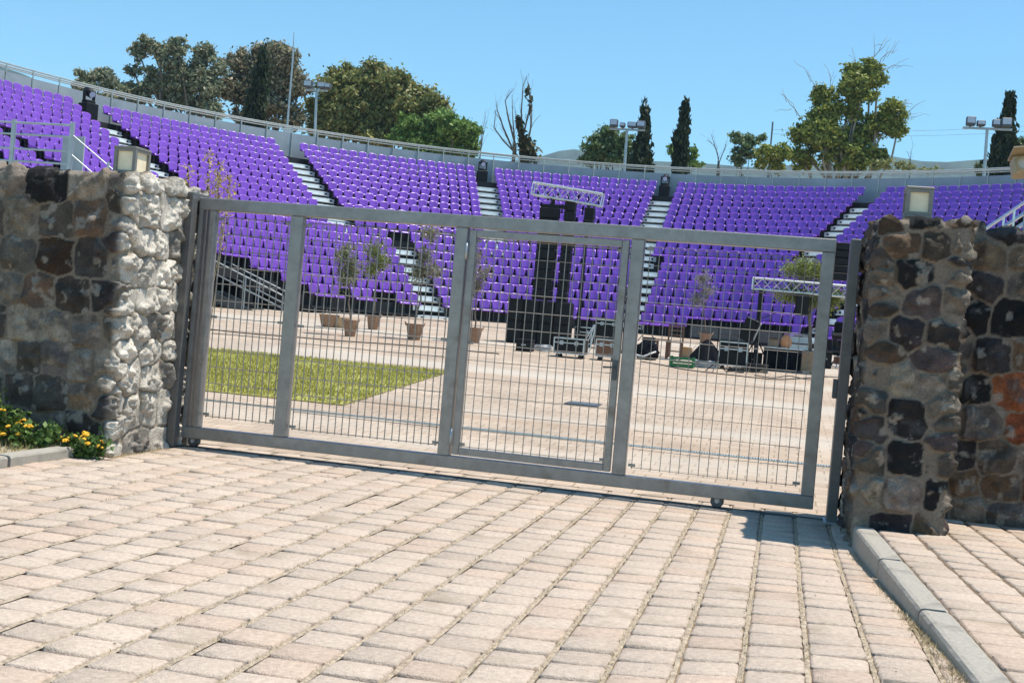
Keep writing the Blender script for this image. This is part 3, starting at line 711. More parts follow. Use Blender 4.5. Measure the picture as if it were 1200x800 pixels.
# gangway rail between the tiers
mb = MB()
for dz, rr in ((4.98, .018), (4.78, .014)):
    for a0, a1 in ((-97, -39.6), (-34.8, .8), (5.6, 40.2), (44.8, A1)):
        mb.tube([pol(15.98, a, dz) for a in arc(a0, a1)], rr, 5)
for a in np.arange(-96.5, A1, 4.1):
    if min(abs(a - l) for l in LOW[1:]) > 2.4: p = pol(15.98, a, 0); mb.tube([(p[0], p[1], 4.07), (p[0], p[1], 4.98)], .016, 5)
mb.build("gangway_rail", M['steel_dark'], stand)

# ------ seats
def seat_meshes():
    W = 0.428
    ol = [(-W / 2 + .02, .46), (W / 2 - .02, .46), (W / 2, .50), (W / 2 - .004, .70), (W / 2 - .035, .775), (W / 2 - .10, .81), (0, .822), (-W / 2 + .10, .81), (-W / 2 + .035, .775), (-W / 2 + .004, .70), (-W / 2, .50)]
    def bend(x, z): return .20 + (z - .44) * .20 - .055 * (2 * abs(x) / W) ** 2      # wraps forward at the sides
    n = len(ol); bk = MB(); xs_ = np.linspace(-1, 1, 7); zs_ = [0.46, .52, .62, .72, .785, .822]
    V = []; 
    for t in (0, .028):
        for z in zs_:
            hw = {.46: .165, .52: .187, .62: .209, .72: .217, .785: .198, .822: .125}[z]
            for u in xs_: V.append((u * hw, bend(u * hw, z) + t, z - (.012 * abs(u) ** 3 if z > .75 else 0)))
    nu, nz = 7, 6; F = []
    for j in range(nz - 1):
        for i in range(nu - 1):
            a = j * nu + i; F.append([a, a + 1, a + nu + 1, a + nu]); b = a + nu * nz; F.append([b, b + nu, b + nu + 1, b + 1])
    ring = [i for i in range(nu)] + [j * nu + nu - 1 for j in range(1, nz)] + [(nz - 1) * nu + i for i in range(nu - 2, -1, -1)] + [j * nu for j in range(nz - 2, 0, -1)]
    o2 = nu * nz
    for i in range(len(ring)):
        a, b = ring[i], ring[(i + 1) % len(ring)]; F.append([b, a, a + o2, b + o2])
    bk.add(V, F)
    pn = MB(); prof = [(-.238, .352), (-.240, .378), (-.226, .408), (-.196, .430), (-.15, .440), (.02, .418), (.14, .425), (.21, .462), (.235, .455), (.16, .400), (.0, .392), (-.14, .412), (-.20, .395), (-.222, .358)]
    V = []; xs2 = [-W / 2, -W / 2 + .03, -.10, .10, W / 2 - .03, W / 2]
    for u in xs2:
        e = 1 if abs(u) > W / 2 - .001 else 0
        for (y, z) in prof: V.append((u, y * (0.93 if e else 1), z + (.014 if abs(u) > W / 2 - .035 and y > -.2 else 0)))
    m_ = len(prof); F = []
    for i in range(len(xs2) - 1):
        for k in range(m_): kk = (k + 1) % m_; F.append([i * m_ + k, i * m_ + kk, (i + 1) * m_ + kk, (i + 1) * m_ + k])
    F += [list(range(m_ - 1, -1, -1)), [(len(xs2) - 1) * m_ + k for k in range(m_)]]
    pn.add(V, F)
    br = MB()
    for s in (-1, 1): br.box((s * .12, .10, .20), (.035, .04, .40)); 
    br.box((0, .10, .385), (.30, .05, .02))
    return pn, bk, br
pn, bk, br = seat_meshes()
proto = thing("stadium_seat", "x", "seat")
o1 = pn.build("seat_pan", M['seat'], proto, smooth=True); o2 = bk.build("backrest", M['seat'], proto, smooth=True); o3 = br.build("bracket", M['steel_dark'], proto)
ptree = tree_of(proto)
UPN = {-69.0: "leftmost upper stair", -45.2: "second upper stair", -21.2: "third upper stair", 1.0: "fourth upper stair", 25.5: "rightmost upper stair"}
LOWN = {-37.2: "lower stair behind the potted olives", 3.2: "lower stair beside the speaker stack", 42.5: "lower stair behind the big olive"}
ORD = ["", "first", "second", "third", "fourth", "fifth", "sixth", "seventh", "eighth", "ninth", "tenth", "eleventh", "twelfth"]
seats = []
for (Rf, z, tier, k) in ROWS:
    Rs = Rf + .30; cuts = UP if tier == 0 else LOW; a0 = A0 if tier == 0 else low_start(k); edges = [a0 + 1] + [c for c in cuts if c > a0 + 3] + [A1 - 1]
    for bi in range(len(edges) - 1):
        ea, eb = edges[bi], edges[bi + 1]; sa = ea + (math.degrees((AWX.get(ea, AW) / 2 - .02) / Rs) if ea in cuts else 0); sb = eb - (math.degrees((AWX.get(eb, AW) / 2 - .02) / Rs) if eb in cuts else 0); L = R_(sb - sa) * Rs; ncount = int(L / .466)
        if ncount < 1: continue
        for j in range(ncount):
            a = sa + (sb - sa) * (j + .5) / ncount; p = pol(Rs, a, z)
            # the lowest row has gaps, and stops short at the right
            if tier == 1 and k == 7:
                if 16.5 < a < 37.5: continue
                if -57.5 < a < -54.2 or -50.3 < a < -47.8 or a < -63.5 or -46 < a < -43.4: continue
            seats.append((p, a, tier, k, ea, eb, j, ncount))
def hidden(px, py):
    if px < 4 or px > 1196 or py < 4: return True
    if px < 215 and py > 205 + px * 0.03: return True
    if px > 1003 and py > 250: return True
    if py > 405: return True
    gl = 232 + .0656 * (px - 236)
    if 232 < px < 982 and gl - 3 < py < gl + 15: return True
    return False
cand = []
for i, sd_ in enumerate(seats):
    px, py, dep = proj((sd_[0][0], sd_[0][1], sd_[0][2] + .65))
    if hidden(px, py): continue
    ang = math.atan2(sd_[0][0] - 0, sd_[0][1]); face = abs(math.cos(R_(sd_[1]) - ang)) * .8 + .2
    cand.append((face / dep ** 2, i))
cand.sort(reverse=True); chosen = set(i for _, i in cand[:300])
first = True
def words(n): return ["", "one place", "two places", "three places", "four places", "five places", "six places", "seven places", "eight places", "nine places", "ten places"][n] if n <= 10 else "%d places" % n
used = {}
rest = [s for i, s in enumerate(seats) if i not in chosen]
for i in sorted(chosen):
    p, a, tier, k, ea, eb, j, nc = seats[i]; names = UPN if tier == 0 else LOWN
    dl, dr = j + 1, nc - j; opts = []
    if ea in names: opts.append((dl, "right", names[ea]))
    if eb in names: opts.append((dr, "left", names[eb]))
    n_, side, nm = min(opts) if opts else (dl, "right", "photo edge")
    rown = (ORD[k + 1] + " row from top") if tier == 0 else (ORD[8 - k] + " row up")
    lb = "purple seat, %s %s of the %s, %s" % (words(n_), side, nm, rown) if not nm.startswith("lower") else "purple seat %s %s of the %s, %s" % (words(n_), side, nm, rown)
    lb = lb.replace(" from the left,", ",").replace("purple seat, ", "purple seat ")
    if first: ob = proto; ob.location = p; ob.rotation_euler.z = -R_(a); ob["label"] = lb; ob["group"] = "purple seats of the grandstand"; first = False
    else: dup(proto, p, -R_(a), lb, "purple seats of the grandstand", tree=ptree)
def merged(parts, inst):
    Vt = np.concatenate([np.array(m_.v) for m_ in parts]); out = []
    off = 0; fs = []
    for m_ in parts: fs += [[off + q for q in f] for f in m_.f]; off += len(m_.v)
    quads = np.array([f if len(f) == 4 else [f[0], f[1], f[2], f[2]] for f in fs if len(f) == 4], np.int32)
    VV = []; FF = []
    for t, (p, a) in enumerate(inst):
        c, s_ = math.cos(-R_(a)), math.sin(-R_(a))
        VV.append(np.stack([Vt[:, 0] * c - Vt[:, 1] * s_ + p[0], Vt[:, 0] * s_ + Vt[:, 1] * c + p[1], Vt[:, 2] + p[2]], 1)); FF.append(quads + t * len(Vt))
    return np.concatenate(VV), np.concatenate(FF)
VV, FF = merged([pn, bk], [(s[0], s[1]) for s in rest])
o = np_mesh("stadium_seats", VV, FF, M['seat'], smooth=True); tag(o, "remaining rows of purple plastic seats filling the curved grandstand", "seats", "purple seats of the grandstand", 'stuff')

# ------ small black stage lights at the heads of the stairs
def stage_light(label, a, R=23.9, z=8.27, s=1.15):
    p = pol(R, a, z); t = thing("stage_light", label, "stage light", (0, 0, 0), "stage lights at the stair heads")
    m_ = MB().box((0, 0, .27), (.44, .44, .50), bev=.02); m_.build("case", M['black'], t)
    m_ = MB().box((0, 0, .57), (.34, .26, .09), bev=.02)
    for sx in (-1, 1): m_.box((sx * .17, 0, .75), (.045, .12, .34), bev=.01)
    m_.build("yoke", M['black'], t)
    m_ = MB().lathe((0, 0, 0), [(.06, -.17), (.125, -.14), (.14, 0), (.13, .12), (.12, .17), (.10, .175)], 16, 'y'); Rm_ = Matrix.Rotation(R_(25), 3, 'X')
    m_.v = [tuple(Rm_ @ Vector(v) + Vector((0, 0, .86))) for v in m_.v]; hd = m_.build("head", M['black'], t, smooth=True)
    m_ = MB().lathe((0, 0, 0), [(.06, -.176), (.10, -.172)], 16, 'y'); m_.v = [tuple(Rm_ @ Vector(v) + Vector((0, 0, .86))) for v in m_.v]; m_.build("lens", M['lampglass'], hd)
    t.location = p; t.rotation_euler.z = -R_(a); t.scale = (s, s, s)
stage_light("black stage light on black case above the leftmost upper stair", -69.0, 23.75, 8.27, 1.35)
stage_light("black stage light on black case above the third upper stair", -21.4)
stage_light("black stage light on black case above the fourth upper stair", 0.7)

# ------ steel access stairs and guard rails round the stand
def rails(mb, pts, heights, r=.022, posts=True, n=6):
    for h in heights: mb.tube([(p[0], p[1], p[2] + h) for p in pts], r, n)
    if posts:
        for p in pts: mb.tube([p, (p[0], p[1], p[2] + max(heights))], r * 1.5, n)
D1 = 25.5
a_, b_, c_, d_ = atY(-60, 137, D1), atY(17, 140, D1), atY(85, 149, D1), atY(131, 200, D1)
zb = atY(85, 204, D1)[2]
t = thing("access_stair", "galvanised stair landing with barred guard rail, rising behind the left stone wall", "stair", (c_[0], D1, gz(D1)))
m_ = MB(); m_.b2((c_[0] - 6, D1 - .05, zb - .12), (c_[0] + .05, D1 + 1.3, zb - .02)); m_.build("landing", M['galv'], t)
m_ = MB()
pts = [(c_[0] - 6, D1, zb), (b_[0] - 1.9, D1, zb), (b_[0], D1, zb), (c_[0], D1, zb)]
hh = c_[2] - zb + .04
for h in (hh, hh * .76, hh * .46, hh * .2): m_.tube([(p[0], p[1], p[2] + h) for p in pts], .026, 6)
for p in pts: m_.b2((p[0] - .05, p[1] - .03, p[2] - .1), (p[0] + .05, p[1] + .03, p[2] + hh + .07))
m_.build("guard_rail", M['galv'], t)
m_ = MB(); e_ = np.array([d_[0], D1, d_[2] - .55])
for h in (hh * .9, hh * .5): m_.tube([(c_[0], D1, zb + h - .1), (e_[0] + .6, D1, e_[2] + h - .85)], .015, 6)
m_.tube([(d_[0] - .1, D1, gz(D1)), (d_[0] - .1, D1, e_[2] + .75)], .03, 6); m_.build("handrail", M['galv'], t)
m_ = MB(); nst = 14
for i in range(nst):
    f_ = (i + .5) / nst; m_.b2((c_[0] + .06 + f_ * 3.6 - .13, D1 + .05, zb - .1 - f_ * (zb - .9)), (c_[0] + .06 + f_ * 3.6 + .13, D1 + 1.2, zb - .06 - f_ * (zb - .9)))
m_.build("step_flight", M['step'], t)
m_ = MB()
for x in (c_[0] - 5.8, c_[0] - 3, c_[0] - .1):
    for y in (D1 + .05, D1 + 1.2): m_.tube([(x, y, gz(D1) - .02), (x, y, zb - .1)], .04, 6)
m_.build("support_leg", M['galv'], t)
m_ = MB().b2((atY(54, 150, D1)[0], D1 + .7, zb), (atY(80, 150, D1)[0], D1 + .74, zb + 1.0)); m_.build("perforated_panel", M['panel'], t)

t = thing("access_stair", "grey steel stair with sloping handrail at the seats' lower left end", "stair", (*gp(290, 372)[:2], gz(36)))
YS = 38.5
q0, q1 = atY(246, 338, YS), atY(332, 378, YS)
def lerp(a, b, f): return np.array(a) * (1 - f) + np.array(b) * f
m_ = MB(); 
for i in range(9): p = lerp(q0, q1, (i + .5) / 9); m_.b2((p[0] - .16, YS - .2, p[2] - .28), (p[0] + .16, YS + .9, p[2] - .23))
m_.build("step_flight", M['step'], t)
m_ = MB()
for y in (YS - .22, YS + .92):
    p = [lerp(q0, q1, f) for f in (0, 1)]
    V = [(p[0][0], y, p[0][2] - .35), (p[1][0], y, p[1][2] - .35), (p[1][0], y, p[1][2] - .02), (p[0][0], y, p[0][2] - .02)]; V2 = [(x, yy_ + .05, z) for x, yy_, z in V]
    m_.add(V + V2, [[0, 1, 2, 3], [7, 6, 5, 4], [3, 2, 6, 7], [0, 3, 7, 4], [1, 0, 4, 5], [2, 1, 5, 6]])
m_.build("stringer", M['steel_dark'], t)
for y in (YS - .22, YS + .92):
    m_ = MB()
    for h in (1.05, .62): m_.tube([(q0[0] - 1.5, y, q0[2] + h), (q0[0], y, q0[2] + h), (q1[0], y, q1[2] + h - .12)], .024, 6)
    for f in (0, .5, 1): p = lerp(q0, q1, f); m_.tube([(p[0], y, p[2] - .2), (p[0], y, p[2] + 1.05 - .12 * f)], .026, 6)
    m_.build("handrail", M['galv'], t)
m_ = MB(); m_.b2((q0[0] - 1.6, YS - .2, q0[2] - .12), (q0[0], YS + .9, q0[2] - .05))
for x in (q0[0] - 1.5, q0[0] - .1):
    for y in (YS - .15, YS + .85): m_.tube([(x, y, gz(YS) - .02), (x, y, q0[2] - .1)], .035, 6)
m_.build("landing", M['galv'], t)

D2 = 24.0
r0, r1 = atY(1150, 272, D2), atY(1262, 196, D2)
t = thing("access_stair", "steel stair with white slanted handrails rising behind the right stone wall", "stair", (r0[0], D2, gz(D2)))
for y in (D2, D2 + 1.1):
    m_ = MB()
    for h in (0, -.22, -.42): m_.tube([(r0[0], y, r0[2] + h), (r1[0], y, r1[2] + h)], .026, 6)
    for f in (0, .35, .7, 1): p = lerp(r0, r1, f); m_.tube([(p[0], y, p[2] - 1.0), (p[0], y, p[2])], .024, 6)
    m_.build("handrail", M['alu'], t)
m_ = MB()
for i in range(10): p = lerp(r0, r1, (i + .5) / 10); m_.b2((p[0] - .12, D2 + .02, p[2] - 1.03), (p[0] + .12, D2 + 1.08, p[2] - .99))
m_.build("step_flight", M['step'], t)
m_ = MB()
for f in (0.05, .5, .95):
    p = lerp(r0, r1, f)
    for y in (D2 + .05, D2 + 1.05): m_.tube([(p[0], y, gz(D2) - .02), (p[0], y, p[2] - 1.0)], .035, 6)
m_.build("support_leg", M['galv'], t)

# ================================================================== MASTS
def mast(label, px0, pyt, px1, pyb, D, arm, heads, side=1):
    top, bot = atY(px0, pyt, D), atY(px1, pyb, D); base = np.array([bot[0], D, 1.25])
    t = thing("floodlight_mast", label, "light mast", base, "floodlight masts behind the stand")
    lean = (top[0] - bot[0]) / max(.1, top[2] - bot[2]); bx = bot[0] - lean * (bot[2] - 1.25)
    MB().tube([(bx, D, 1.25), tuple(top)], [.12, .07], 8).build("pole", M['galv'], t)
    m_ = MB(); s = arm / 2; m_.b2((top[0] - s, D - .05, top[2] - .05), (top[0] + s, D + .05, top[2] + .05)); m_.build("crossbar", M['galv'], t)
    for (dx, wd, hh) in heads:
        m_ = MB(); x = top[0] + dx; m_.box((x, D - .15, top[2] + .08 + hh / 2), (wd, .35, hh), bev=.03); m_.m = 1
        m_.box((x, D - .33, top[2] + .08 + hh * .58), (wd * .84, .02, hh * .62)); m_.m = 0; m_.b2((x - .05, D - .08, top[2] + .0505), (x + .05, D - .02, top[2] + .12))
        m_.build("floodlight", [M['steel_dark'], M['lampglass']], t)
mast("light mast with four floodlights in front of the dense round tree", 371, 106, 369, 160, 64, 1.3, [(-.45, .5, .42), (.38, .5, .36), (.75, .3, .3)])
mast("light mast with four floodlights standing in front of a spiky cypress", 735, 152, 731, 207, 64, 1.9, [(-.72, .42, .40), (-.25, .28, .25), (.28, .5, .3), (.75, .45, .38)])
mast("light mast with four floodlights at the far right beside dark cypress", 1157, 151, 1153, 207, 60, 2.2, [(-.78, .42, .42), (-.32, .38, .26), (.35, .34, .34), (.8, .46, .42)])
tp_, bt_ = atY(344.5, 38, 64), atY(339, 165, 64)
t = thing("antenna_mast", "thin tall antenna mast between the cypress and the light mast", "antenna", (bt_[0], 64, 1.25))
m_ = MB().tube([(bt_[0] - .2, 64, 1.25), tuple(lerp(bt_, tp_, .75)), tuple(tp_)], [.09, .05, .02], 6); m_.build("pole", M['galv'], t)
MB().box((bt_[0], 63.8, bt_[2] + .3), (.45, .3, .75), bev=.02).build("cabinet", M['white'], t)
# overhead wires at the right
m_ = MB()
for (ya, yb) in ((152, 146), (157, 153)):
    p0, p1 = atY(905, ya, 120), atY(1300, yb - 6, 120); m_.tube([lerp(p0, p1, f) - np.array([0, 0, 1.1 * 4 * f * (1 - f) * .5]) for f in np.linspace(0, 1, 9)], .012, 4)
for px in (905, 1300):
    p0 = atY(px, 150, 120); m_.tube([(p0[0], 120.1, 1.2), (p0[0], 120.1, p0[2] + .6)], .09, 6)
tag(m_.build("power_line", M['steel_dark'], loc=(20, 120, 1.2)), "two thin wires crossing the sky right of the tallest right tree", "power line")

# ================================================================== TREES
def leaf_cloud(P, size, cols, g, up=0.0, aspect=0.55):
    n = len(P); N = g.normal(size=(n, 3)); N[:, 2] = N[:, 2] * (1 + up) ; N /= np.linalg.norm(N, axis=1, keepdims=True)
    T = np.cross(N, g.normal(size=(n, 3))); T /= np.linalg.norm(T, axis=1, keepdims=True)
    if up: T = T * (1 - up) + np.array([0, 0, 1.0]) * up; T /= np.linalg.norm(T, axis=1, keepdims=True)
    B = np.cross(N, T); B /= np.maximum(np.linalg.norm(B, axis=1, keepdims=True), 1e-6); s = size * (0.55 + 0.9 * g.random((n, 1)))
    V = np.stack([P - T * s, P + B * s * aspect, P + T * s, P - B * s * aspect], 1).reshape(-1, 3); F = np.arange(4 * n).reshape(-1, 4)
    c = np.asarray(cols)[g.integers(0, len(cols), n)] * (0.65 + 0.7 * g.random((n, 1)))
    return V, F, np.repeat(c, 4, 0)
def limb(mb, a, b, r0, r1, g, wob=.08, n=6, k=6):
    a, b = np.array(a, float), np.array(b, float); L = np.linalg.norm(b - a); pts = []
    for i in range(k):
        f = i / (k - 1); j = g.normal(size=3) * wob * L * math.sin(math.pi * f) * .5
        p = a * (1 - f) + b * f + j; p[2] += .12 * L * math.sin(math.pi * f) * (1 if abs(b[2] - a[2]) < L * .9 else 0); pts.append(p)
    mb.tube(pts, [r0 + (r1 - r0) * i / (k - 1) for i in range(k)], n)
def tree(name, label, D, base_px, clumps, cols, seed, size=.28, dens=1.0, sub=9, tr=.28, bark='bark', cat="tree", group="trees behind the stand", twigs=(), zb=1.2, thick=.75, inner=()):
    g = np.random.default_rng(seed); mpp = D / FOC
    bx = atY(base_px, 200, D)[0]; t = thing(name, label, cat, (bx, D, zb), group)
    mb = MB(); P = []
    cw = []
    for (cx, cy, rx, ry) in clumps:
        c = atY(cx, cy, D); c[1] += g.normal() * max(rx, ry) * mpp * .35; cw.append((c, rx * mpp, ry * mpp))
    zs = [c[2] for c, _, _ in cw]; fork = np.array([bx, D, zb + (min(zs) - zb) * .55])
    limb(mb, (bx, D, zb), fork, tr, tr * .75, g, .04)
    for c, a, b in cw:
        limb(mb, fork + g.normal(size=3) * .1, c, tr * .55, tr * .14, g, .10)
        nsub = max(4, int(1.9 * sub * (.6 + .8 * min(a, b) / 1.5)))
        for s in range(nsub):
            d_ = g.normal(size=3); d_ /= np.linalg.norm(d_); rr = g.random() ** .45
            sc = c + d_ * rr * np.array([a, max(a, b) * thick, b]) * 1.0
            sr = (0.16 + .24 * g.random()) * min(a, b) + .10
            if g.random() < .35: limb(mb, c + (sc - c) * .1, sc, tr * .12, .012, g, .12, 4, 4)
            n = int(dens * 19 * (sr / (size * .58)) ** 1.65) + 8
            q = g.normal(size=(n, 3)); q /= np.linalg.norm(q, axis=1, keepdims=True)
            P.append(sc + q * (sr * (.15 + .62 * np.abs(g.normal(size=(n, 1))))) * np.array([1.15, 1.15, .85]))
    for (pa, pb, r) in twigs:
        a, b = atY(*pa, D), atY(*pb, D); limb(mb, a, b, r, .012, g, .10, 4, 6)
        for q in range(3):
            f = .35 + .2 * q; m0 = a * (1 - f) + b * f; dd = (b - a) * (.35 * g.random() + .2) + g.normal(size=3) * .22 * np.linalg.norm(b - a); dd[1] *= .5; limb(mb, m0, m0 + dd, r * .5, .01, g, .1, 4, 4)
    mb.build("trunk", M[bark], t, smooth=True)
    if P:
        V, F, C = leaf_cloud(np.concatenate(P), size * .58, np.array(cols) * 1.95, g); np_mesh("crown", V - np.array([bx, D, zb]), F, M['leaf'], t, C)
    return t
def cypress(label, D, pts, seed, cols=((.022, .036, .014), (.03, .048, .018), (.04, .055, .022)), group="trees behind the stand", n=9000, size=.20, ragged=.25, name="cypress_tree"):
    g = np.random.default_rng(seed); t = thing(name, label, "tree", (*atY(pts[-1][0], 200, D)[:2], 1.2), group)
    mpp = D / FOC; P = []; ptsw = [(atY(x, y, D), w_ * mpp) for x, y, w_ in pts]
    b0 = ptsw[-1][0].copy(); ptsw.append((np.array([b0[0] - .3, D, 1.6]), ptsw[-1][1] * 1.05))
    zz = np.array([p[0][2] for p in ptsw]); xx = np.array([p[0][0] for p in ptsw]); ww = np.array([p[1] for p in ptsw])
    hts = []
    for q in range(int(n / 22)):
        z = zz[-1] + (zz[0] - zz[-1]) * g.random() ** .9; wz = np.interp(z, zz[::-1], ww[::-1]); xc = np.interp(z, zz[::-1], xx[::-1])
        a = g.random() * 2 * np.pi; r = wz * (1 - ragged * .6 + ragged * g.normal() * .6) * (g.random() ** .25)
        c = np.array([xc + math.cos(a) * r, D + math.sin(a) * r, z]); k = 22
        P.append(c + g.normal(size=(k, 3)) * np.array([.09, .09, .24]) * (size / .2))
    P = np.concatenate(P); V, F, C = leaf_cloud(P, size, cols, g, up=.6, aspect=.4)
    mb = MB().tube([(xx[-1], D, 1.2), (xx[0], D, zz[0] - .3)], [.2, .03], 6); mb.build("trunk", M['bark'], t)
    np_mesh("crown", V - np.array(t.location), F, M['leaf'], t, C); return t
EU = [(.115, .13, .078), (.155, .16, .105), (.08, .096, .055), (.18, .17, .115)]
EU2 = [(.16, .14, .09), (.12, .115, .065), (.21, .175, .12), (.09, .09, .05)]
OL = [(.115, .128, .042), (.14, .148, .05), (.085, .098, .03), (.175, .15, .055)]
GR = [(.09, .145, .035), (.12, .175, .042), (.07, .115, .028)]
YG = [(.13, .148, .03), (.18, .185, .042), (.085, .105, .024), (.11, .13, .03)]
tree("gum_tree", "small dark gum tree, leftmost of the trees above the stand", 74, 110, [(95, 92, 17, 11), (115, 86, 17, 13), (132, 96, 14, 11), (108, 104, 24, 10), (140, 108, 10, 9), (95, 110, 16, 8), (128, 114, 16, 7)], EU, 1, .26)
tree("gum_tree", "tall open gum tree with sky showing through its left crown", 76, 205, [(176, 52, 15, 11), (163, 62, 10, 11), (190, 62, 12, 12), (213, 60, 12, 15), (236, 64, 15, 14), (250, 80, 13, 16), (205, 82, 17, 18), (228, 92, 22, 20), (180, 90, 17, 13), (158, 82, 10, 7), (205, 110, 30, 18), (245, 112, 18, 16), (170, 108, 20, 12), (152, 104, 13, 9), (190, 124, 22, 10), (160, 118, 16, 8), (225, 122, 24, 13), (252, 132, 16, 10), (200, 98, 16, 16), (240, 96, 16, 16)], EU, 2, .24, 1.0, 11, .32)
tree("gum_tree", "rounded pale brown gum tree behind the antenna mast", 80, 318, [(318, 62, 21, 16), (340, 72, 18, 20), (300, 70, 15, 16), (281, 78, 15, 19), (330, 98, 28, 24), (296, 104, 22, 22), (278, 108, 14, 22), (352, 104, 13, 20), (315, 128, 34, 20), (280, 130, 18, 14), (295, 140, 24, 13), (342, 140, 22, 15), (322, 84, 22, 20), (300, 88, 18, 16)], EU2, 3, .24, 1.1, 12, .34)
cypress("slim dark cypress in front of the pale brown gum tree", 72, [(309, 62, .8), (307, 78, 4), (304, 100, 9), (300, 124, 13), (296, 148, 14)], 4)
tree("broadleaf_tree", "wide dense olive brown tree, largest crown above the stand", 82, 440, [(428, 92, 30, 20), (398, 108, 26, 24), (455, 102, 27, 22), (432, 120, 40, 26), (480, 114, 24, 20), (505, 128, 22, 18), (385, 130, 22, 24), (412, 146, 36, 20), (455, 142, 36, 24), (372, 146, 14, 16), (490, 148, 28, 18), (395, 160, 32, 14), (440, 166, 36, 13), (480, 160, 28, 14), (445, 112, 36, 24), (415, 126, 34, 24), (470, 132, 32, 22)], OL, 5, .26, 1.5, 15, .42)
tree("broadleaf_tree", "rounded bright green tree at the wide tree's right foot", 78, 510, [(480, 144, 20, 13), (510, 142, 20, 14), (535, 148, 20, 15), (550, 158, 13, 13), (500, 160, 30, 14), (470, 160, 18, 10), (540, 168, 20, 12), (515, 154, 30, 16), (500, 174, 28, 9), (535, 178, 22, 8)], GR, 6, .24, 1.5, 14, .26)
# the bare pair
def bare(name, label, D, stems, seed, foliage=(), cols=EU, r=.10):
    g = np.random.default_rng(seed); bx = atY(stems[0][0][0], 200, D)[0]; t = thing(name, label, "tree", (bx, D, 1.2), "trees behind the stand"); mb = MB()
    for st in stems:
        P_ = [atY(x, y, D) for x, y in st]; n_ = len(P_)
        if P_[0][2] > 2: P_ = [np.array([P_[0][0], D, 1.2])] + P_
        rr = [r * (1 - .86 * i / (len(P_) - 1)) for i in range(len(P_))]; mb.tube(P_, rr, 5)
        for i in range(1, len(P_)):
            for q in range(3):
                f = g.random(); a = P_[i - 1] * (1 - f) + P_[i] * f; d_ = (P_[i] - P_[i - 1]); L = np.linalg.norm(d_); e = a + d_ / L * (.5 + .9 * g.random()) * min(L, 1.6) * .7 + g.normal(size=3) * np.array([.30, .30, .05]) * min(L, 1.5) * .6
                limb(mb, a, e, rr[i] * .45, .008, g, .06, 4, 4)
    mb.build("trunk", M['bark'], t)
    P = []
    for (cx, cy, rx, ry, n) in foliage:
        c = atY(cx, cy, D); P.append(c + g.normal(size=(n, 3)) * np.array([rx, rx, ry]) * D / FOC * .5)
    if P: V, F, C = leaf_cloud(np.concatenate(P), .2, cols, g); np_mesh("crown", V - np.array(t.location), F, M['leaf'], t, C)
    return t
bare("bare_tree", "half bare poplar with leafless upright branches against the sky", 76,
     [[(600, 195), (603, 165), (601, 140), (600, 112)], [(603, 180), (590, 150), (583, 130), (581, 118)], [(604, 170), (596, 140), (592, 118), (602, 104)], [(618, 192), (612, 165), (611, 130), (613, 100), (617, 92)], [(617, 175), (622, 150), (623, 120), (618, 96)], [(616, 170), (605, 148), (604, 130)], [(612, 188), (590, 165), (579, 150), (581, 128)], [(613, 160), (620, 130), (622, 104)]], 8,
     [(611, 155, 3, 16, 90), (620, 180, 10, 12, 330), (607, 145, 3, 9, 40), (614, 168, 6, 10, 110), (621, 125, 2, 16, 20), (618, 108, 2, 10, 14)], [(.05, .055, .025), (.07, .07, .03), (.10, .085, .03)])
bare("bare_sapling", "thin bare sapling just right of the bright green tree", 76, [[(562, 195), (564, 165), (566, 150), (569, 134)], [(563, 178), (566, 160), (571, 140)]], 9, r=.05)
tree("broadleaf_tree", "grey green tree behind the middle light mast", 76, 712, [(700, 172, 14, 11), (716, 164, 14, 13), (732, 168, 14, 13), (705, 184, 22, 11), (735, 184, 18, 11), (692, 186, 10, 9), (712, 155, 8, 7), (718, 176, 24, 14)], [(.10, .13, .055), (.08, .115, .045), (.06, .09, .035)], 10, .22, .9, 10, .2)
cypress("ragged cypress with a forked spike beside the middle light mast", 72, [(755, 131, 1), (756, 143, 3.5), (755, 155, 6), (753, 170, 9), (752, 184, 13), (750, 198, 14)], 11, n=8000, ragged=.5)
cypress("slim cypress standing alone above the fourth upper stair", 72, [(803, 125, 1), (802, 140, 4), (799, 160, 6.5), (797, 180, 8), (796, 198, 8)], 12, n=7500)
tree("shrub", "small light shrub at the lone cypress's foot", 75, 808, [(808, 186, 8, 7), (787, 178, 5, 9), (812, 176, 5, 8), (818, 192, 8, 6)], GR, 13, .16, .7, 6, .06)
bare("bare_sapling", "leafless sapling with wispy twigs right of the lone cypress", 74, [[(843, 200), (841, 180), (836, 166), (833, 156)], [(842, 185), (838, 172), (828, 163)], [(843, 190), (850, 172), (851, 168)]], 14, r=.05)
tree("shrub", "airy grey green bush left of the tall yellow green gum", 78, 872, [(862, 162, 7, 7), (868, 172, 10, 10), (880, 166, 9, 8), (876, 182, 16, 10), (864, 186, 8, 8), (893, 160, 4, 4)], [(.08, .11, .05), (.11, .14, .065), (.06, .085, .04)], 15, .18, .8, 8, .1)
tree("shrub", "low yellowish bush between the airy bush and the tall gum", 77, 908, [(900, 182, 14, 11), (918, 180, 12, 11), (905, 192, 20, 9)], YG, 16, .2, 1.1, 9, .1)
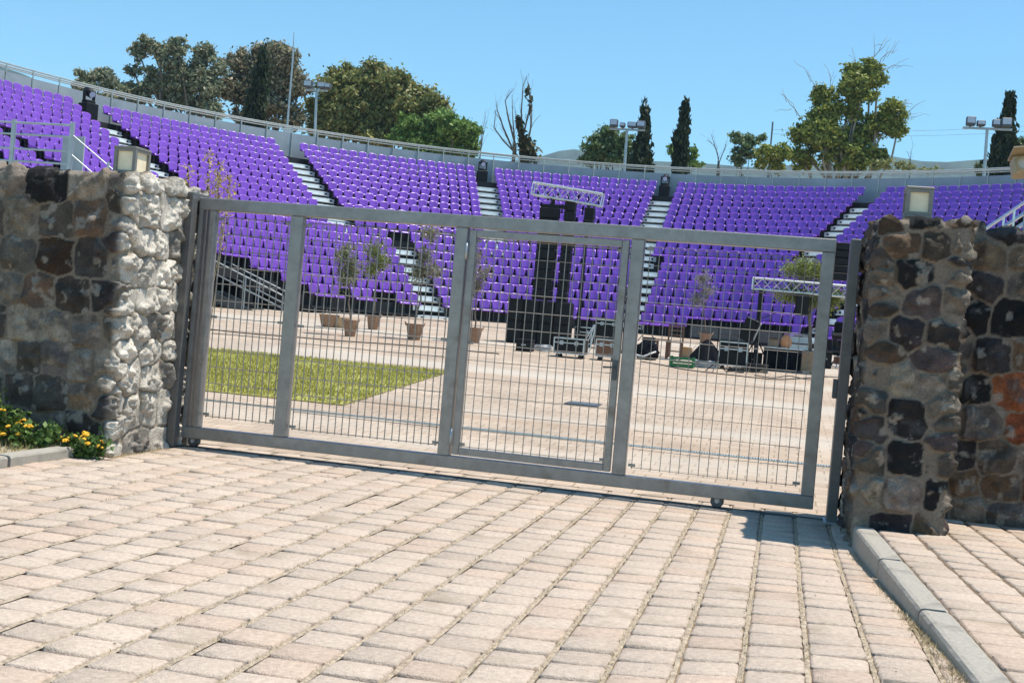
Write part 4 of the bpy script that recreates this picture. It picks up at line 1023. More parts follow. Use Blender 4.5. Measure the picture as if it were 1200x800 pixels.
tree("gum_tree", "tall yellow green gum tree with dead twigs on top", 80, 990, [(1004, 88, 13, 13), (1020, 80, 10, 9), (1028, 94, 10, 10), (996, 104, 14, 14), (1012, 108, 12, 14), (962, 112, 11, 10), (1001, 128, 11, 14), (1045, 132, 14, 12), (1040, 146, 12, 12), (960, 140, 18, 18), (975, 130, 10, 14), (945, 162, 17, 18), (970, 165, 24, 22), (1000, 158, 12, 18), (1010, 176, 22, 20), (985, 186, 34, 14), (940, 184, 18, 14), (1030, 186, 14, 10), (1020, 148, 14, 14), (1052, 152, 7, 9)], YG, 17, .23, 1.25, 12, .34, 'palebark',
     twigs=(((1015, 85), (1040, 42), .05), ((1025, 80), (1052, 58), .04), ((1005, 80), (1000, 62), .03), ((1030, 85), (1057, 78), .03), ((955, 115), (946, 82), .04), ((945, 150), (914, 110), .045), ((975, 110), (972, 84), .03), ((1050, 135), (1065, 116), .03), ((1048, 150), (1073, 136), .03), ((1000, 180), (1062, 138), .08)))
tree("shrub", "pale bush peeping over the fence right of the tall gum", 78, 1048, [(1045, 192, 16, 6), (1062, 195, 12, 5), (1030, 194, 12, 6), (1090, 200, 14, 4)], [(.15, .16, .06), (.12, .13, .05), (.18, .18, .08)], 18, .16, .8, 6, .05)
bare("bare_sapling", "single bare twig standing above the pale bush", 76, [[(1066, 205), (1067, 185), (1070, 166)], [(1067, 190), (1064, 178)]], 19, r=.035)
cypress("tall dark cypress beside the far right light mast", 72, [(1184, 116, 1.5), (1182, 128, 5), (1180, 145, 8), (1176, 165, 11), (1173, 182, 13), (1171, 200, 13)], 20, n=10000)
tree("shrub", "dark bush at the right photo edge behind the cypress", 82, 1200, [(1198, 172, 10, 10), (1206, 180, 14, 12), (1212, 192, 18, 9), (1150, 197, 6, 7)], [(.04, .06, .022), (.055, .075, .03)], 21, .2, 1.2, 9, .12)

# ================================================================== FLOWER BED
def leafy(name, label, cat, x, y, z, rx, ry, h, nl, nf, seed, group):
    g = np.random.default_rng(seed); t = thing(name, label, cat, (x, y, z), group); mb = MB(); P = []
    for s in range(16):
        a = g.random() * 2 * np.pi; r = g.random() ** .6; tip = np.array([x + math.cos(a) * rx * r, y + math.sin(a) * ry * r, z + h * (1.05 - .55 * r) * (.7 + .4 * g.random())])
        limb(mb, (x + math.cos(a) * .05, y + math.sin(a) * .04, z), tip, .006, .0025, g, .12, 4, 5)
        k = nl // 16; f = .25 + .75 * g.random((k, 1)); P.append(np.array([x, y, z]) * (1 - f) + tip * f + g.normal(size=(k, 3)) * .035)
    mb.build("stem", M['bark'], t)
    V, F, C = leaf_cloud(np.concatenate(P), .026, [(.06, .12, .025), (.085, .16, .035), (.12, .19, .045), (.05, .09, .02)], g, aspect=.6)
    np_mesh("foliage", V - np.array([x, y, z]), F, M['leaf'], t, C)
    for q in range(nf):
        a = g.random() * 2 * np.pi; r = g.random() ** .5; p = np.array([x + math.cos(a) * rx * r, y - abs(math.sin(a)) * ry * r * .9, z + h * (1.1 - .65 * r) * (.65 + .45 * g.random())])
        m_ = MB(); rr = .020 + .012 * g.random()
        for s in range(9):
            d = g.normal(size=3); d /= np.linalg.norm(d); d[2] = abs(d[2]) * .7; c = p + d * rr * .9
            m_.lathe(c, [(.003, -.008), (.011, -.003), (.012, .004), (.004, .010)], 6)
        m_.build("flower_head", M['yellow'], t)
LG = "yellow flowering shrubs below the left wall"
leafy("flowering_shrub", "taller yellow flowered shrub at the left photo edge by the wall", "shrub", -6.42, 8.85, .045, .30, .22, .46, 1100, 9, 31, LG)
leafy("flowering_shrub", "low yellow flowered shrub in the middle of the bed", "shrub", -6.02, 8.82, .045, .30, .22, .24, 900, 8, 32, LG)
leafy("flowering_shrub", "yellow flowered shrub spilling over the kerb's end at the wall corner", "shrub", -5.60, 8.93, .02, .22, .17, .20, 800, 12, 33, LG)
leafy("flowering_shrub", "yellow flowered shrub mostly beyond the left photo edge", "shrub", -6.85, 8.6, .045, .30, .24, .36, 900, 8, 34, LG)
g = np.random.default_rng(8); n = 5200
P = np.stack([-8.0 + g.random(n) * 2.2, 6.8 + g.random(n) * 2.25, np.full(n, .045)], 1)
tag(blades("dry_grass", P, .05, .004, [(.46, .38, .17), (.38, .33, .13), (.28, .28, .09), (.52, .44, .24)], 1.0), "short dry grass of the flower bed behind the left kerb", "grass", kind='stuff')
n = 6500; P = []
for i in range(n):
    c = g.integers(-20, 5); y = 4.0 + 6 * g.random() ** 1.2; x = c * PW - .055 + g.normal() * .011
    if fbm(np.array([[x * 1.3, y * .8, 2.]]), 3, 3)[0] + .12 * (x + 3) / 4 > .44 and keep_drive(x, y): P.append((x, y, float(drive_z(x, y)) - .008))
for i in range(2600):
    y = 3.8 + 5 * g.random(); xk = kerb_x(y) - .005 - abs(g.normal()) * .03; P.append((xk, y, float(drive_z(xk, y)) - .006))
for i in range(500):
    a = g.random(); P.append((-5.40 + g.normal() * .10, 9.1 + g.random() * .9, -.008))
tag(blades("joint_grass", np.array(P), .018, .0030, [(.52, .42, .27), (.46, .37, .23), (.40, .34, .18), (.58, .49, .34)], 1.6), "dry straw coloured grass growing in the paving joints", "grass", kind='stuff')
# fallen leaves / chips on the paving
m_ = MB()
for i in range(34):
    x, y = -5.2 + 5.8 * g.random(), 4.3 + 5.2 * g.random(); a = g.random() * 6.28; L = .007 + .009 * g.random(); c, s = math.cos(a), math.sin(a)
    zd = float(drive_z(x, y)); m_.add([(x - c * L, y - s * L, zd + .004), (x + s * L * .4, y - c * L * .4, zd + .010), (x + c * L, y + s * L, zd + .005), (x - s * L * .4, y + c * L * .4, zd + .006)], [[0, 1, 2, 3]])
tag(m_.build("fallen_leaves", M['bark']), "small dark dead leaves scattered over the driveway paving", "leaves", kind='stuff')
# dry tall weed behind the wall end
g = np.random.default_rng(12); bx_, by_ = atY(252, 230, 12.2)[0], 12.2
t = thing("dry_weed", "tall straw coloured dry weed above the gate's upper left corner", "weed", (bx_, by_, gz(by_))); mb = MB(); P = []
for (px, py) in ((246, 176), (262, 190), (232, 196), (272, 205), (252, 200), (240, 214), (266, 222)):
    tip = atY(px, py, by_); tip[1] += g.normal() * .1; mid = np.array([(bx_ + tip[0]) / 2 + g.normal() * .03, by_, tip[2] * .55]); mb.tube([(bx_ + g.normal() * .03, by_, gz(by_)), mid, tip], [.008, .005, .0025], 4)
    n = 170; f = g.random((n, 1)) ** .6; P.append(mid * (1 - f) * .5 + tip * (.5 + .5 * f) - 0 * f + g.normal(size=(n, 3)) * .022 + (mid * .5 - mid * .5) * f)
    P[-1] = mid + (tip - mid) * (.35 + .65 * f) + g.normal(size=(n, 3)) * np.array([.035, .035, .02])
mb.build("stem", M['straw'], t)
V, F, C = leaf_cloud(np.concatenate(P), .016, [(.50, .38, .16), (.58, .47, .26), (.42, .30, .12), (.55, .40, .10)], g); np_mesh("foliage", V - np.array(t.location), F, M['leaf'], t, C)  # straw seed heads along the stalks, all in one mesh

# ================================================================== ARENA FLOOR
# drainage channel
m_ = MB(); yd = 13.78; m_.b2((-14, yd - .085, gz(yd) - .05), (9, yd + .085, gz(yd) + .006)); 
tag(m_.build("channel_drain", M['grate'], loc=(-3, yd, gz(yd))), "pale channel drain crossing the paving behind the gate", "drain")
dr = bpy.data.objects["channel_drain"]; m_ = MB()
for i in range(560):
    x = -9 + i * .03
    if x < 3: m_.b2((x, yd - .06, gz(yd) + .0062), (x + .013, yd + .06, gz(yd) + .0085))
m_.build("slot", M['steel_dark'], dr)
gm = gp(684, 473.5); m_ = MB().box((gm[0], gm[1], gm[2] + .004), (.50, .62, .016)); 
dr2 = tag(m_.build("drain_grate", M['steel_dark'], loc=gm), "dark rectangular drain grate in the paving behind the walk door", "drain grate")
m_ = MB()
for i in range(9): m_.box((gm[0], gm[1] - .26 + i * .065, gm[2] + .014), (.42, .02, .006))
m_.build("grate_bar", M['galv'], dr2)

def at_ground(px, py): 
    p = gp(px, py); return p
# ------ olives in pots
def olive(label, px, pyb, potw, toppy, canopy, cols, seed, pot='pot', D=None, dens=1.0, ph=.42, trunk_r=.025, lab_pot=None, wood=False):
    p = gp(px, pyb); mpp = proj(p)[2] / FOC; g = np.random.default_rng(seed)
    t = thing("planter", lab_pot, "planter", p, "planters round the arena")
    w_ = potw * mpp / 2
    if wood:
        m_ = MB().box((p[0], p[1], p[2] + .28), (w_ * 2, w_ * 2, .54), bev=.012)
        for k in range(4):
            for s in (-1, 1): m_.box((p[0] + s * w_ * .93, p[1] - w_ - .008, p[2] + .28), (.05, .02, .54))
        m_.build("box", M['ply'], t); h0 = .55
    else:
        m_ = MB(); nq = 14; prof = [(w_ * .72, 0), (w_ * .80, .06), (w_ * .96, ph * .55), (w_ * 1.05, ph * .92), (w_ * 1.08, ph), (w_ * .98, ph), (w_ * .9, ph * .86)]
        m_.lathe(p, prof, 14); m_.build("pot", M['pot'], t, smooth=False)
        for s in (-1, 1):
            c = p + np.array([s * w_ * 1.02, -.02, ph * .85]); MB().tube([c + np.array([0, -.07, 0]), c + np.array([s * .06, 0, .10]), c + np.array([0, .07, 0])], .014, 5).build("handle", M['pot'], t)
        h0 = ph * .84
    MB().lathe((p[0], p[1], p[2] + h0 - .03), [(w_ * .88, 0), (w_ * .86, .03), (w_ * .3, .05)], 12).build("soil", M['soil'], t)
    tr_ = thing("olive_tree", label, "tree", (p[0], p[1], p[2] + h0), "young olive trees in planters"); mb = MB(); P = []
    top = p[2] + h0
    cs = [(atY(cx, cy, p[1]), rx * mpp, ry * mpp) for cx, cy, rx, ry in canopy]; zmin = min(c[0][2] - c[2] for c in cs)
    fork = np.array([np.mean([c[0][0] for c in cs]) * .6 + p[0] * .4, p[1], zmin + .1]); limb(mb, (p[0], p[1], top - .03), fork, trunk_r, trunk_r * .7, g, .05, 6)
    for c, a, b in cs:
        limb(mb, fork, c, trunk_r * .6, .008, g, .1, 5)
        for s in range(11):
            d_ = g.normal(size=3); d_ /= np.linalg.norm(d_); e = c + d_ * np.array([a, a, b]) * (.5 + .5 * g.random()); limb(mb, c + (e - c) * .05, e, .008, .003, g, .1, 4, 4)
            k = int(75 * dens); f = .25 + .8 * g.random((k, 1)); P.append(c + (e - c) * f + g.normal(size=(k, 3)) * .09)
    mb.build("trunk", M['bark'], tr_, smooth=True); V, F, C = leaf_cloud(np.concatenate(P), .036, np.array(cols) * 1.7, g, aspect=.35); np_mesh("crown", V - np.array(tr_.location), F, M['leaf'], tr_, C)
OV = [(.11, .12, .06), (.15, .155, .085), (.085, .095, .045), (.19, .18, .09)]; OD = [(.15, .13, .10), (.12, .105, .075), (.19, .17, .10)]; OG = [(.13, .15, .04), (.17, .19, .05), (.10, .12, .035)]
olive("young olive with dense narrow crown, left of the pair in pots", 410, 394, 16, 275, [(403, 298, 13, 20), (406, 325, 14, 20), (412, 312, 9, 16)], OV, 41, lab_pot="brown woven pot under the left dense olive", dens=1.1)
olive("young olive with bushy olive green top beside the leftmost one", 437, 386, 15, 270, [(441, 292, 14, 16), (436, 315, 14, 16), (449, 305, 10, 14)], OG, 42, lab_pot="brown woven pot under the bushy olive", dens=1.2)
olive("thin olive with sparse brownish leaves before the lower stair", 485, 398, 19, 265, [(505, 275, 15, 14), (496, 300, 14, 18), (508, 318, 12, 16), (490, 320, 8, 12)], OD + OV, 43, lab_pot="brown woven pot under the sparse brownish olive", dens=.75)
olive("thin olive seen just right of the walk door's hinge stile", 555, 402, 17, 290, [(558, 300, 11, 18), (566, 322, 14, 16), (556, 338, 8, 10)], OD, 44, lab_pot="brown woven pot behind the walk door's hinge side", dens=.7)
olive("thin greyish olive standing before the right purple seats", 826, 402, 14, 318, [(824, 328, 13, 11), (828, 345, 12, 14), (818, 352, 8, 10)], [(.17, .155, .12), (.21, .195, .15), (.13, .12, .09)], 45, lab_pot="small tan pot under the thin greyish olive", ph=.36, dens=.75)
olive("large bushy olive tree behind the silver truss at the right", 947, 437, 22, 298, [(935, 315, 24, 16), (957, 320, 20, 18), (925, 345, 20, 16), (975, 352, 14, 14), (948, 350, 20, 18)], OG, 46, wood=True, lab_pot="square brown wooden planter under the large bushy olive", dens=2.4, trunk_r=.06)
# a loose empty pot at the left
p = gp(385, 383); t = thing("planter", "empty brown woven pot left of the potted olives", "planter", p, "planters round the arena")
MB().lathe(p, [(.2, 0), (.22, .05), (.27, .25), (.30, .36), (.27, .36), (.24, .30), (.2, .06)], 14).build("pot", M['pot'], t)
p = gp(399, 384); t = thing("planter", "small pale brown woven pot squeezed in left of the dense olive", "planter", p, "planters round the arena")
MB().lathe(p, [(.15, 0), (.17, .05), (.22, .22), (.24, .30), (.22, .30), (.19, .25), (.15, .06)], 14).build("pot", M['card'], t)

# ------ sound system at the middle
SY = gp(628, 404)[1]
def box_thing(name, label, cat, lo, hi, m, bev=.012, group=None):
    c = ((lo[0] + hi[0]) / 2, (lo[1] + hi[1]) / 2, lo[2]); t = thing(name, label, cat, c, group); MB().b2(lo, hi, bev).build("cabinet", m, t); return t
xl, xr = atY(592, 404, SY)[0], atY(664, 404, SY)[0]; zg = gz(SY); nC = 4; wC = (xr - xl) / nC; hC = 0.62
PN = ["leftmost", "second from left", "third from left", "rightmost"]
for r in range(2):
    for c in range(nC):
        x0, x1 = xl + c * wC + .006, xl + (c + 1) * wC - .006; z0 = zg + .005 + r * (hC + .004)
        t = box_thing("subwoofer", "black subwoofer, %s in the %s row of the stack" % (PN[c], ("bottom", "top")[r]), "speaker", (x0, SY, z0), (x1, SY + .72, z0 + hC), M['black'], .015, "subwoofers of the speaker stack")
        MB().b2((x0 + .03, SY - .014, z0 + .04), (x1 - .03, SY - .001, z0 + hC - .04), .004).build("grille", M['grille'], t)
        m_ = MB(); xm = (x0 + x1) / 2; m_.b2((xm - .07, SY + .28, z0 + hC - .02), (xm + .07, SY + .40, z0 + hC + .002)); m_.build("handle", M['hole'], t)
ztop = zg + .01 + 2 * (hC + .004)
def line_array(label, px0, px1, pyt, pyb, Y, nmod, hang=None):
    x0, x1 = atY(px0, (pyt + pyb) / 2, Y)[0], atY(px1, (pyt + pyb) / 2, Y)[0]; z0 = atY((px0 + px1) / 2, pyb, Y)[2] if pyb else ztop; z1 = atY((px0 + px1) / 2, pyt, Y)[2]
    t = thing("line_array", label, "speaker", ((x0 + x1) / 2, Y, z0), "hanging line array speakers"); h = (z1 - z0) / nmod
    for k in range(nmod):
        za = z0 + k * h; f = k / max(1, nmod - 1); y = Y - .10 * (1 - f) ** 2
        m_ = MB().b2((x0, y, za + .006), (x1, y + .34, za + h - .006), .012); m_.m = 1; m_.b2((x0 + .02, y - .008, za + .02), (x1 - .02, y - .001, za + h - .02))
        m_.build("speaker_module", [M['black'], M['grille']], t)
    MB().b2((x0 - .02, Y + .36, z0), (x0 + .02, Y + .38, z1)).build("rigging_frame", M['steel_dark'], t)
    return (x0 + x1) / 2, z0, z1
LA = [line_array("wide black line array, left of the two above the speaker stack", 628, 650, 243, 352, SY + .15, 9), line_array("narrow black line array, right of the two above the speaker stack", 657, 669, 235, 355, SY + .25, 10)]
line_array("short black hanging speaker under the truss's right end", 684, 695, 243, 272, SY + .4, 2)
def truss(name, label, p0, p1, s, n, m, legs=()):
    p0, p1 = np.array(p0, float), np.array(p1, float); t = thing(name, label, "truss", p0); d = p1 - p0; L = np.linalg.norm(d); u = d / L; sd_ = np.cross(u, (0, 0, 1)); sd_ /= np.linalg.norm(sd_); up_ = np.cross(sd_, u)
    m_ = MB(); cor = [(a * sd_ + b * up_) * s / 2 for a, b in ((-1, -1), (1, -1), (1, 1), (-1, 1))]
    for c in cor: m_.tube([p0 + c, p1 + c], .024, 8)
    for e in (p0, p1):
        for k in range(4): m_.tube([e + cor[k], e + cor[(k + 1) % 4]], .016, 6)
    m_.build("chord", M[m], t, smooth=False); m_ = MB()
    for i in range(n):
        for k in range(4):
            a, b = cor[k], cor[(k + 1) % 4]
            if i % 2: a, b = b, a
            m_.tube([p0 + d * i / n + a, p0 + d * (i + 1) / n + b], .011, 5)
    m_.build("lattice", M[m], t)
    for (b, top, r) in legs: MB().tube([b, top], r, 8).build("mast", M['black'], t)
    return t
T0, T1 = atY(625, 221, SY + .3), atY(706, 235, SY + .3)
T1[1] = SY + .3
truss("roof_truss", "silver lattice truss high above the speaker stack", T0, T1, .34, 9, 'alu', [((T1[0] - .45, SY + .75, zg), (T1[0] - .45, SY + .75, T1[2] - .1), .05), ((T0[0] + .5, SY + .85, zg), (T0[0] + .5, SY + .85, T0[2] - .1), .05)])
m_ = MB()
for i, (xc, z0, z1) in enumerate(LA): m_.tube([(xc, SY + .32, z1 - .02), (xc, SY + .32, T0[2] + (T1[2] - T0[2]) * (xc - T0[0]) / (T1[0] - T0[0]) - .15)], .02, 6)
m_.m = 0; m_.b2((T0[0] + .3, SY + .2, T0[2] - .52), (T0[0] + 1.0, SY + .4, T0[2] - .42)); tag(m_.build("rigging_bar", M['black'], loc=(T0[0], SY, T0[2])), "black rigging bar hanging under the high truss", "rigging bar")

# ------ flight cases and carts
def flight_case(label, px0, px1, pyb, h, dep, m='black', wheels=True, lid=.3, mono=None):
    a, b = gp(px0, pyb), gp(px1, pyb + (px1 - px0) * .085); Y = (a[1] + b[1]) / 2; x0, x1 = atY(px0, pyb, Y)[0], atY(px1, pyb, Y)[0]; z = gz(Y); zc = z + (.11 if wheels else 0.0)
    t = thing("flight_case", label, "flight case", ((x0 + x1) / 2, Y, z), "flight cases in the arena")
    MB().b2((x0, Y, zc), (x1, Y + dep, zc + h), .006).build("body", M[m], t); e = .014; m_ = MB()
    for xx in (x0, x1):
        for yy_ in (Y, Y + dep): m_.b2((xx - e, yy_ - e, zc + e + .0015), (xx + e, yy_ + e, zc + h - e - .0015))
    for zz in (zc, zc + h):
        for yy_ in (Y, Y + dep): m_.b2((x0 + .0145 - e * 2, yy_ - e, zz - e), (x1 - .0145 + e * 2, yy_ + e, zz + e))
        for xx in (x0, x1): m_.b2((xx - e, Y + e + .001, zz - e), (xx + e, Y + dep - e - .001, zz + e))
    m_.b2((x0 + .002, Y - .005, zc + h * (1 - lid) - .012), (x1 - .002, Y - .0005, zc + h * (1 - lid) + .012)); m_.build("edge_trim", M['alu'], t)
    for f in (.25, .75): MB().box((x0 + (x1 - x0) * f, Y - .008, zc + h * (1 - lid)), (.09, .014, .10)).build("latch", M['galv'], t)
    if wheels:
        for xx in (x0 + .09, x1 - .09):
            for yy_ in (Y + .08, Y + dep - .08):
                m_ = MB().lathe((xx, yy_, z + .045), [(.02, -.018), (.044, -.018), (.044, .018), (.02, .018)], 12, 'y'); m_.b2((xx - .03, yy_ - .026, z + .075), (xx + .03, yy_ + .026, zc - .0005)); m_.build("caster", M['rubber'], t)
    return t, x0, x1, Y, zc + h
flight_case("low black flight case with silver edges before the speaker stack", 648, 683, 418, .36, .6)
flight_case("small open silver edged case at the walk door's lock side", 697, 722, 422, .40, .5, 'wood')
flight_case("plain black case standing behind the low silver edged case", 672, 692, 406, .46, .5)
_, x0, x1, Y, zt = flight_case("tall black rack case with plywood lid behind the walk door", 696, 724, 408, .72, .6, lid=.15)
box_t = thing("plywood_sheet", "curved sheet of plywood lying on the tall rack case", "plywood", ((x0 + x1) / 2, Y + .3, zt + .014)); m_ = MB()
m_.prism([(x0 - .12, zt + .016), (x0 + .2, zt + .02), (x1 - .1, zt + .018), (x1 + .05, zt + .05), (x1 + .05, zt + .075), (x1 - .1, zt + .045), (x0 + .2, zt + .05), (x0 - .12, zt + .05)], Y - .04, Y + .55); m_.build("sheet", M['ply'], box_t)
# cable coil and bundle of stands beside
def coil(label, px, py, r, m='cable', tubes=5, name="cable_coil"):
    p = gp(px, py); m_ = MB(); g = np.random.default_rng(int(px))
    for k in range(tubes):
        rr = r * (.7 + .35 * g.random()); ph_ = g.random() * 6.28; m_.tube([(p[0] + rr * math.cos(a + ph_), p[1] + rr * math.sin(a + ph_), p[2] + .015 + .022 * k + .01 * math.sin(3 * a)) for a in np.linspace(0, 6.0, 22)], .013, 6)
    tag(m_.build(name, M[m], loc=p), label, "cable")
coil("grey cable coil on the ground left of the low flight case", 634, 411, .28, 'galv', 7)
coil("black cable coil at the foot of the truss stand", 886, 436, .32, 'cable', 9)
coil("black cable coil lying before the tall wheeled case", 862, 436, .20, 'cable', 5)
# folded silver stand lying across
p0, p1 = gp(683, 415), gp(694, 398); t = thing("folded_stand", "silver folded tripod stand leaning between the two cases", "stand", p0); m_ = MB()
zz = atY(692, 380, p0[1])[2]
for dx in (-.07, 0, .08): m_.tube([(p0[0] + dx * 2, p0[1] - .06, p0[2] + .02), (p0[0] + .25 + dx * .3, p0[1], zz)], .016, 6)
m_.build("tube", M['alu'], t)
# black bag
def blob(name, label, cat, c, d, m, seed, rough=.18, nz=10, na=18, flat=0.0, part=None, stripe=None):
    g = np.random.default_rng(seed); V = []
    for j in range(nz + 1):
        f = j / nz; z = f * d[2]; pr = math.sin(math.pi * (.12 + .88 * f) ** .8) ** .55 if j < nz else .05
        for k in range(na):
            a = 2 * math.pi * k / na; P_ = np.array([[math.cos(a) * 1.3 + seed, math.sin(a) * 1.3, f * 2.2]]); r = pr * (1 + rough * (fbm(P_ * 1.6, seed, 3)[0] - .5) * 2.2)
            V.append((c[0] + math.cos(a) * d[0] / 2 * r, c[1] + math.sin(a) * d[1] / 2 * r, c[2] + z * (1 + rough * .4 * (fbm(P_, seed + 3, 2)[0] - .5))))
    F = [[j * na + k, j * na + (k + 1) % na, (j + 1) * na + (k + 1) % na, (j + 1) * na + k] for j in range(nz) for k in range(na)] + [list(range(na - 1, -1, -1)), [nz * na + k for k in range(na)]]
    m_ = MB().add(V, F); t = m_.build(name, m, loc=c, smooth=True); return tag(t, label, cat)
p = gp(757, 421); bg_ = blob("duffel_bag", "bulky black duffel bag beside the wooden chair", "bag", p, (.62, .45, .52), M['cloth'], 61, .35)
m_ = MB().tube([p + np.array([-.25, -.22, .10]), p + np.array([-.05, -.27, .07]), p + np.array([.12, -.26, .16]), p + np.array([.25, -.16, .22])], .022, 6); m_.build("strap", M['white'], bg_)
for s in (-.14, .14): MB().tube([p + np.array([s - .09, -.12, .46]), p + np.array([s, -.16, .60]), p + np.array([s + .09, -.12, .46])], .016, 6).build("handle", M['cloth'], bg_)
# wooden chair and a stool
p = gp(789, 421); t = thing("wooden_chair", "brown wooden chair with tall back left of the green crate", "chair", p); sw = .42
for dx, dy, h in ((-.19, -.19, .44), (.19, -.19, .44), (-.19, .19, .92), (.19, .19, .92)):
    m_ = MB().b2((p[0] + dx - .02, p[1] + dy - .02, p[2]), (p[0] + dx + .02, p[1] + dy + .02, p[2] + h)); m_.build("leg", M['wood'], t)
MB().b2((p[0] - .22, p[1] - .22, p[2] + .4405), (p[0] + .22, p[1] + .168, p[2] + .47), .006).build("seat", M['wood'], t)
m_ = MB()
for z in (.62, .74, .86): m_.b2((p[0] - .168, p[1] + .18, p[2] + z), (p[0] + .168, p[1] + .20, p[2] + z + .05))
m_.build("backrest", M['wood'], t)
m_ = MB()
for dy in (-.19, .19): m_.b2((p[0] - .168, p[1] + dy - .012, p[2] + .2), (p[0] + .168, p[1] + dy + .012, p[2] + .23))
m_.build("stretcher", M['wood'], t)
p = gp(776, 418); t = thing("wooden_stool", "low brown wooden stool between black bag and wooden chair", "stool", p)
for dx in (-.16, .16):
    for dy in (-.16, .16): MB().b2((p[0] + dx - .018, p[1] + dy - .018, p[2]), (p[0] + dx + .018, p[1] + dy + .018, p[2] + .45)).build("leg", M['wood'], t)
MB().b2((p[0] - .2, p[1] - .2, p[2] + .4505), (p[0] + .2, p[1] + .2, p[2] + .48), .006).build("seat", M['wood'], t)
# cardboard box, green crate
p = gp(803, 419); t = thing("cardboard_box", "open tan cardboard box behind the green crate", "box", p); m_ = MB().b2((p[0] - .16, p[1], p[2]), (p[0] + .16, p[1] + .3, p[2] + .24)); m_.build("body", M['card'], t); m_ = MB()
m_.add([(p[0] - .16, p[1] - .001, p[2] + .24), (p[0] + .16, p[1] - .001, p[2] + .24), (p[0] + .17, p[1] - .14, p[2] + .29), (p[0] - .15, p[1] - .14, p[2] + .30)], [[0, 1, 2, 3]]); m_.add([(p[0] + .161, p[1], p[2] + .24), (p[0] + .161, p[1] + .3, p[2] + .24), (p[0] + .26, p[1] + .3, p[2] + .36), (p[0] + .26, p[1], p[2] + .36)], [[0, 1, 2, 3]]); m_.build("flap", M['card'], t)
p = gp(799, 430); t = thing("crate", "green plastic crate on the ground before the cardboard box", "crate", p); m_ = MB(); W_, D_, H_ = .27, .19, .25
for s in (-1, 1):
    for k in range(3): m_.b2((p[0] - W_, p[1] + s * D_ - .008, p[2] + .02 + k * .08), (p[0] + W_, p[1] + s * D_ + .008, p[2] + .075 + k * .08)); m_.b2((p[0] + s * W_ - .008, p[1] - D_ + .009, p[2] + .02 + k * .08), (p[0] + s * W_ + .008, p[1] + D_ - .009, p[2] + .075 + k * .08))
    for s2 in (-1, 1): m_.b2((p[0] + s * W_ - .02 - .004 * s, p[1] + s2 * D_ - .02 + .012 * s2, p[2]), (p[0] + s * W_ + .02 - .004 * s, p[1] + s2 * D_ + .02 + .012 * s2, p[2] + H_ + .005))
m_.b2((p[0] - W_ + .01, p[1] - D_ + .01, p[2] + .004), (p[0] + W_ - .01, p[1] + D_ - .01, p[2] + .018)); m_.build("body", M['green'], t)
# draped black cone on a grey pallet case
p = gp(826, 431); t = thing("plastic_case", "low pale grey equipment case under the black draped cloth", "case", p); MB().b2((p[0] - .30, p[1] - .05, p[2]), (p[0] + .30, p[1] + .45, p[2] + .19), .02).build("body", mat("grey_plastic", (.33, .35, .36), .5, 0, .15, 10), t)
for dx in (-.18, .18): MB().box((p[0] + dx, p[1] - .056, p[2] + .11), (.08, .014, .05)).build("latch", M['steel_dark'], t)
g = np.random.default_rng(66); V = []; na = 30; c = p + np.array([0, .2, .195])
for j in range(7):
    f = j / 6; r = .36 * (1 - f) ** .85 + .035
    for k in range(na): a = 2 * math.pi * k / na; rr = r * (1 + (.16 * math.sin(7 * a + 1) + .08 * math.sin(11 * a)) * (1 - f)); V.append((c[0] + math.cos(a) * rr * 1.05, c[1] + math.sin(a) * rr * .75, c[2] + .50 * f ** .9))
F = [[j * na + k, j * na + (k + 1) % na, (j + 1) * na + (k + 1) % na, (j + 1) * na + k] for j in range(6) for k in range(na)] + [[6 * na + k for k in range(na)]]
tag(MB().add(V, F).build("draped_cloth", M['cloth'], loc=c, smooth=True), "black cloth draped in a cone over the pale grey case", "cloth")
# tall wheeled case with tilted monitor on it
_, x0, x1, Y, zt = flight_case("tall black wheeled case with silver edges right of the draped cloth", 841, 874, 432, .56, .6)
t = thing("stage_monitor", "black stage monitor tilted up on the tall wheeled case", "speaker", (x1 - .15, Y + .25, zt + .015)); m_ = MB(); Rm_ = Matrix.Rotation(R_(20), 3, 'Y')
m_.box((x1 - .02, Y + .28, zt + .34), (.34, .42, .56), rot=Rm_, bev=.015); m_.build("cabinet", M['black'], t); MB().box((x1 - .055, Y + .065, zt + .33), (.24, .012, .44), rot=Rm_).build("grille", M['grille'], t); MB().box((x1 + .175, Y + .28, zt + .27), (.03, .38, .52), rot=Rm_, bev=.008).build("side_panel", M['galv'], t)
# skirted table with things on it
pa, pb = gp(893, 433), gp(937, 437); Y = pa[1]; x0, x1 = atY(893, 433, Y)[0], atY(937, 437, Y)[0]; z = gz(Y)
t = thing("table", "table with pale top and black cloth skirt before the big olive", "table", ((x0 + x1) / 2, Y, z)); MB().b2((x0 - .02, Y - .03, z + .56), (x1 + .02, Y + .62, z + .59), .006).build("tabletop", M['white'], t)
m_ = MB(); V = []; n = 46
for i in range(n + 1): xx = x0 + (x1 - x0) * i / n; yo = .018 * math.sin(i * 1.9) + .01 * math.sin(i * .7); V += [(xx, Y + .01 + yo * .3, z + .559), (xx, Y + yo, z + .01)]
m_.add(V, [[2 * i, 2 * i + 1, 2 * i + 3, 2 * i + 2] for i in range(n)]); m_.b2((x0, Y + .05, z + .02), (x0 + .01, Y + .6, z + .559)); m_.b2((x1 - .01, Y + .05, z + .02), (x1, Y + .6, z + .559)); m_.build("skirt", M['cloth'], t)
for xx in (x0 + .05, x1 - .05):
    for yy_ in (Y + .08, Y + .55): MB().tube([(xx, yy_, z), (xx, yy_, z + .56)], .016, 6).build("leg", M['galv'], t)
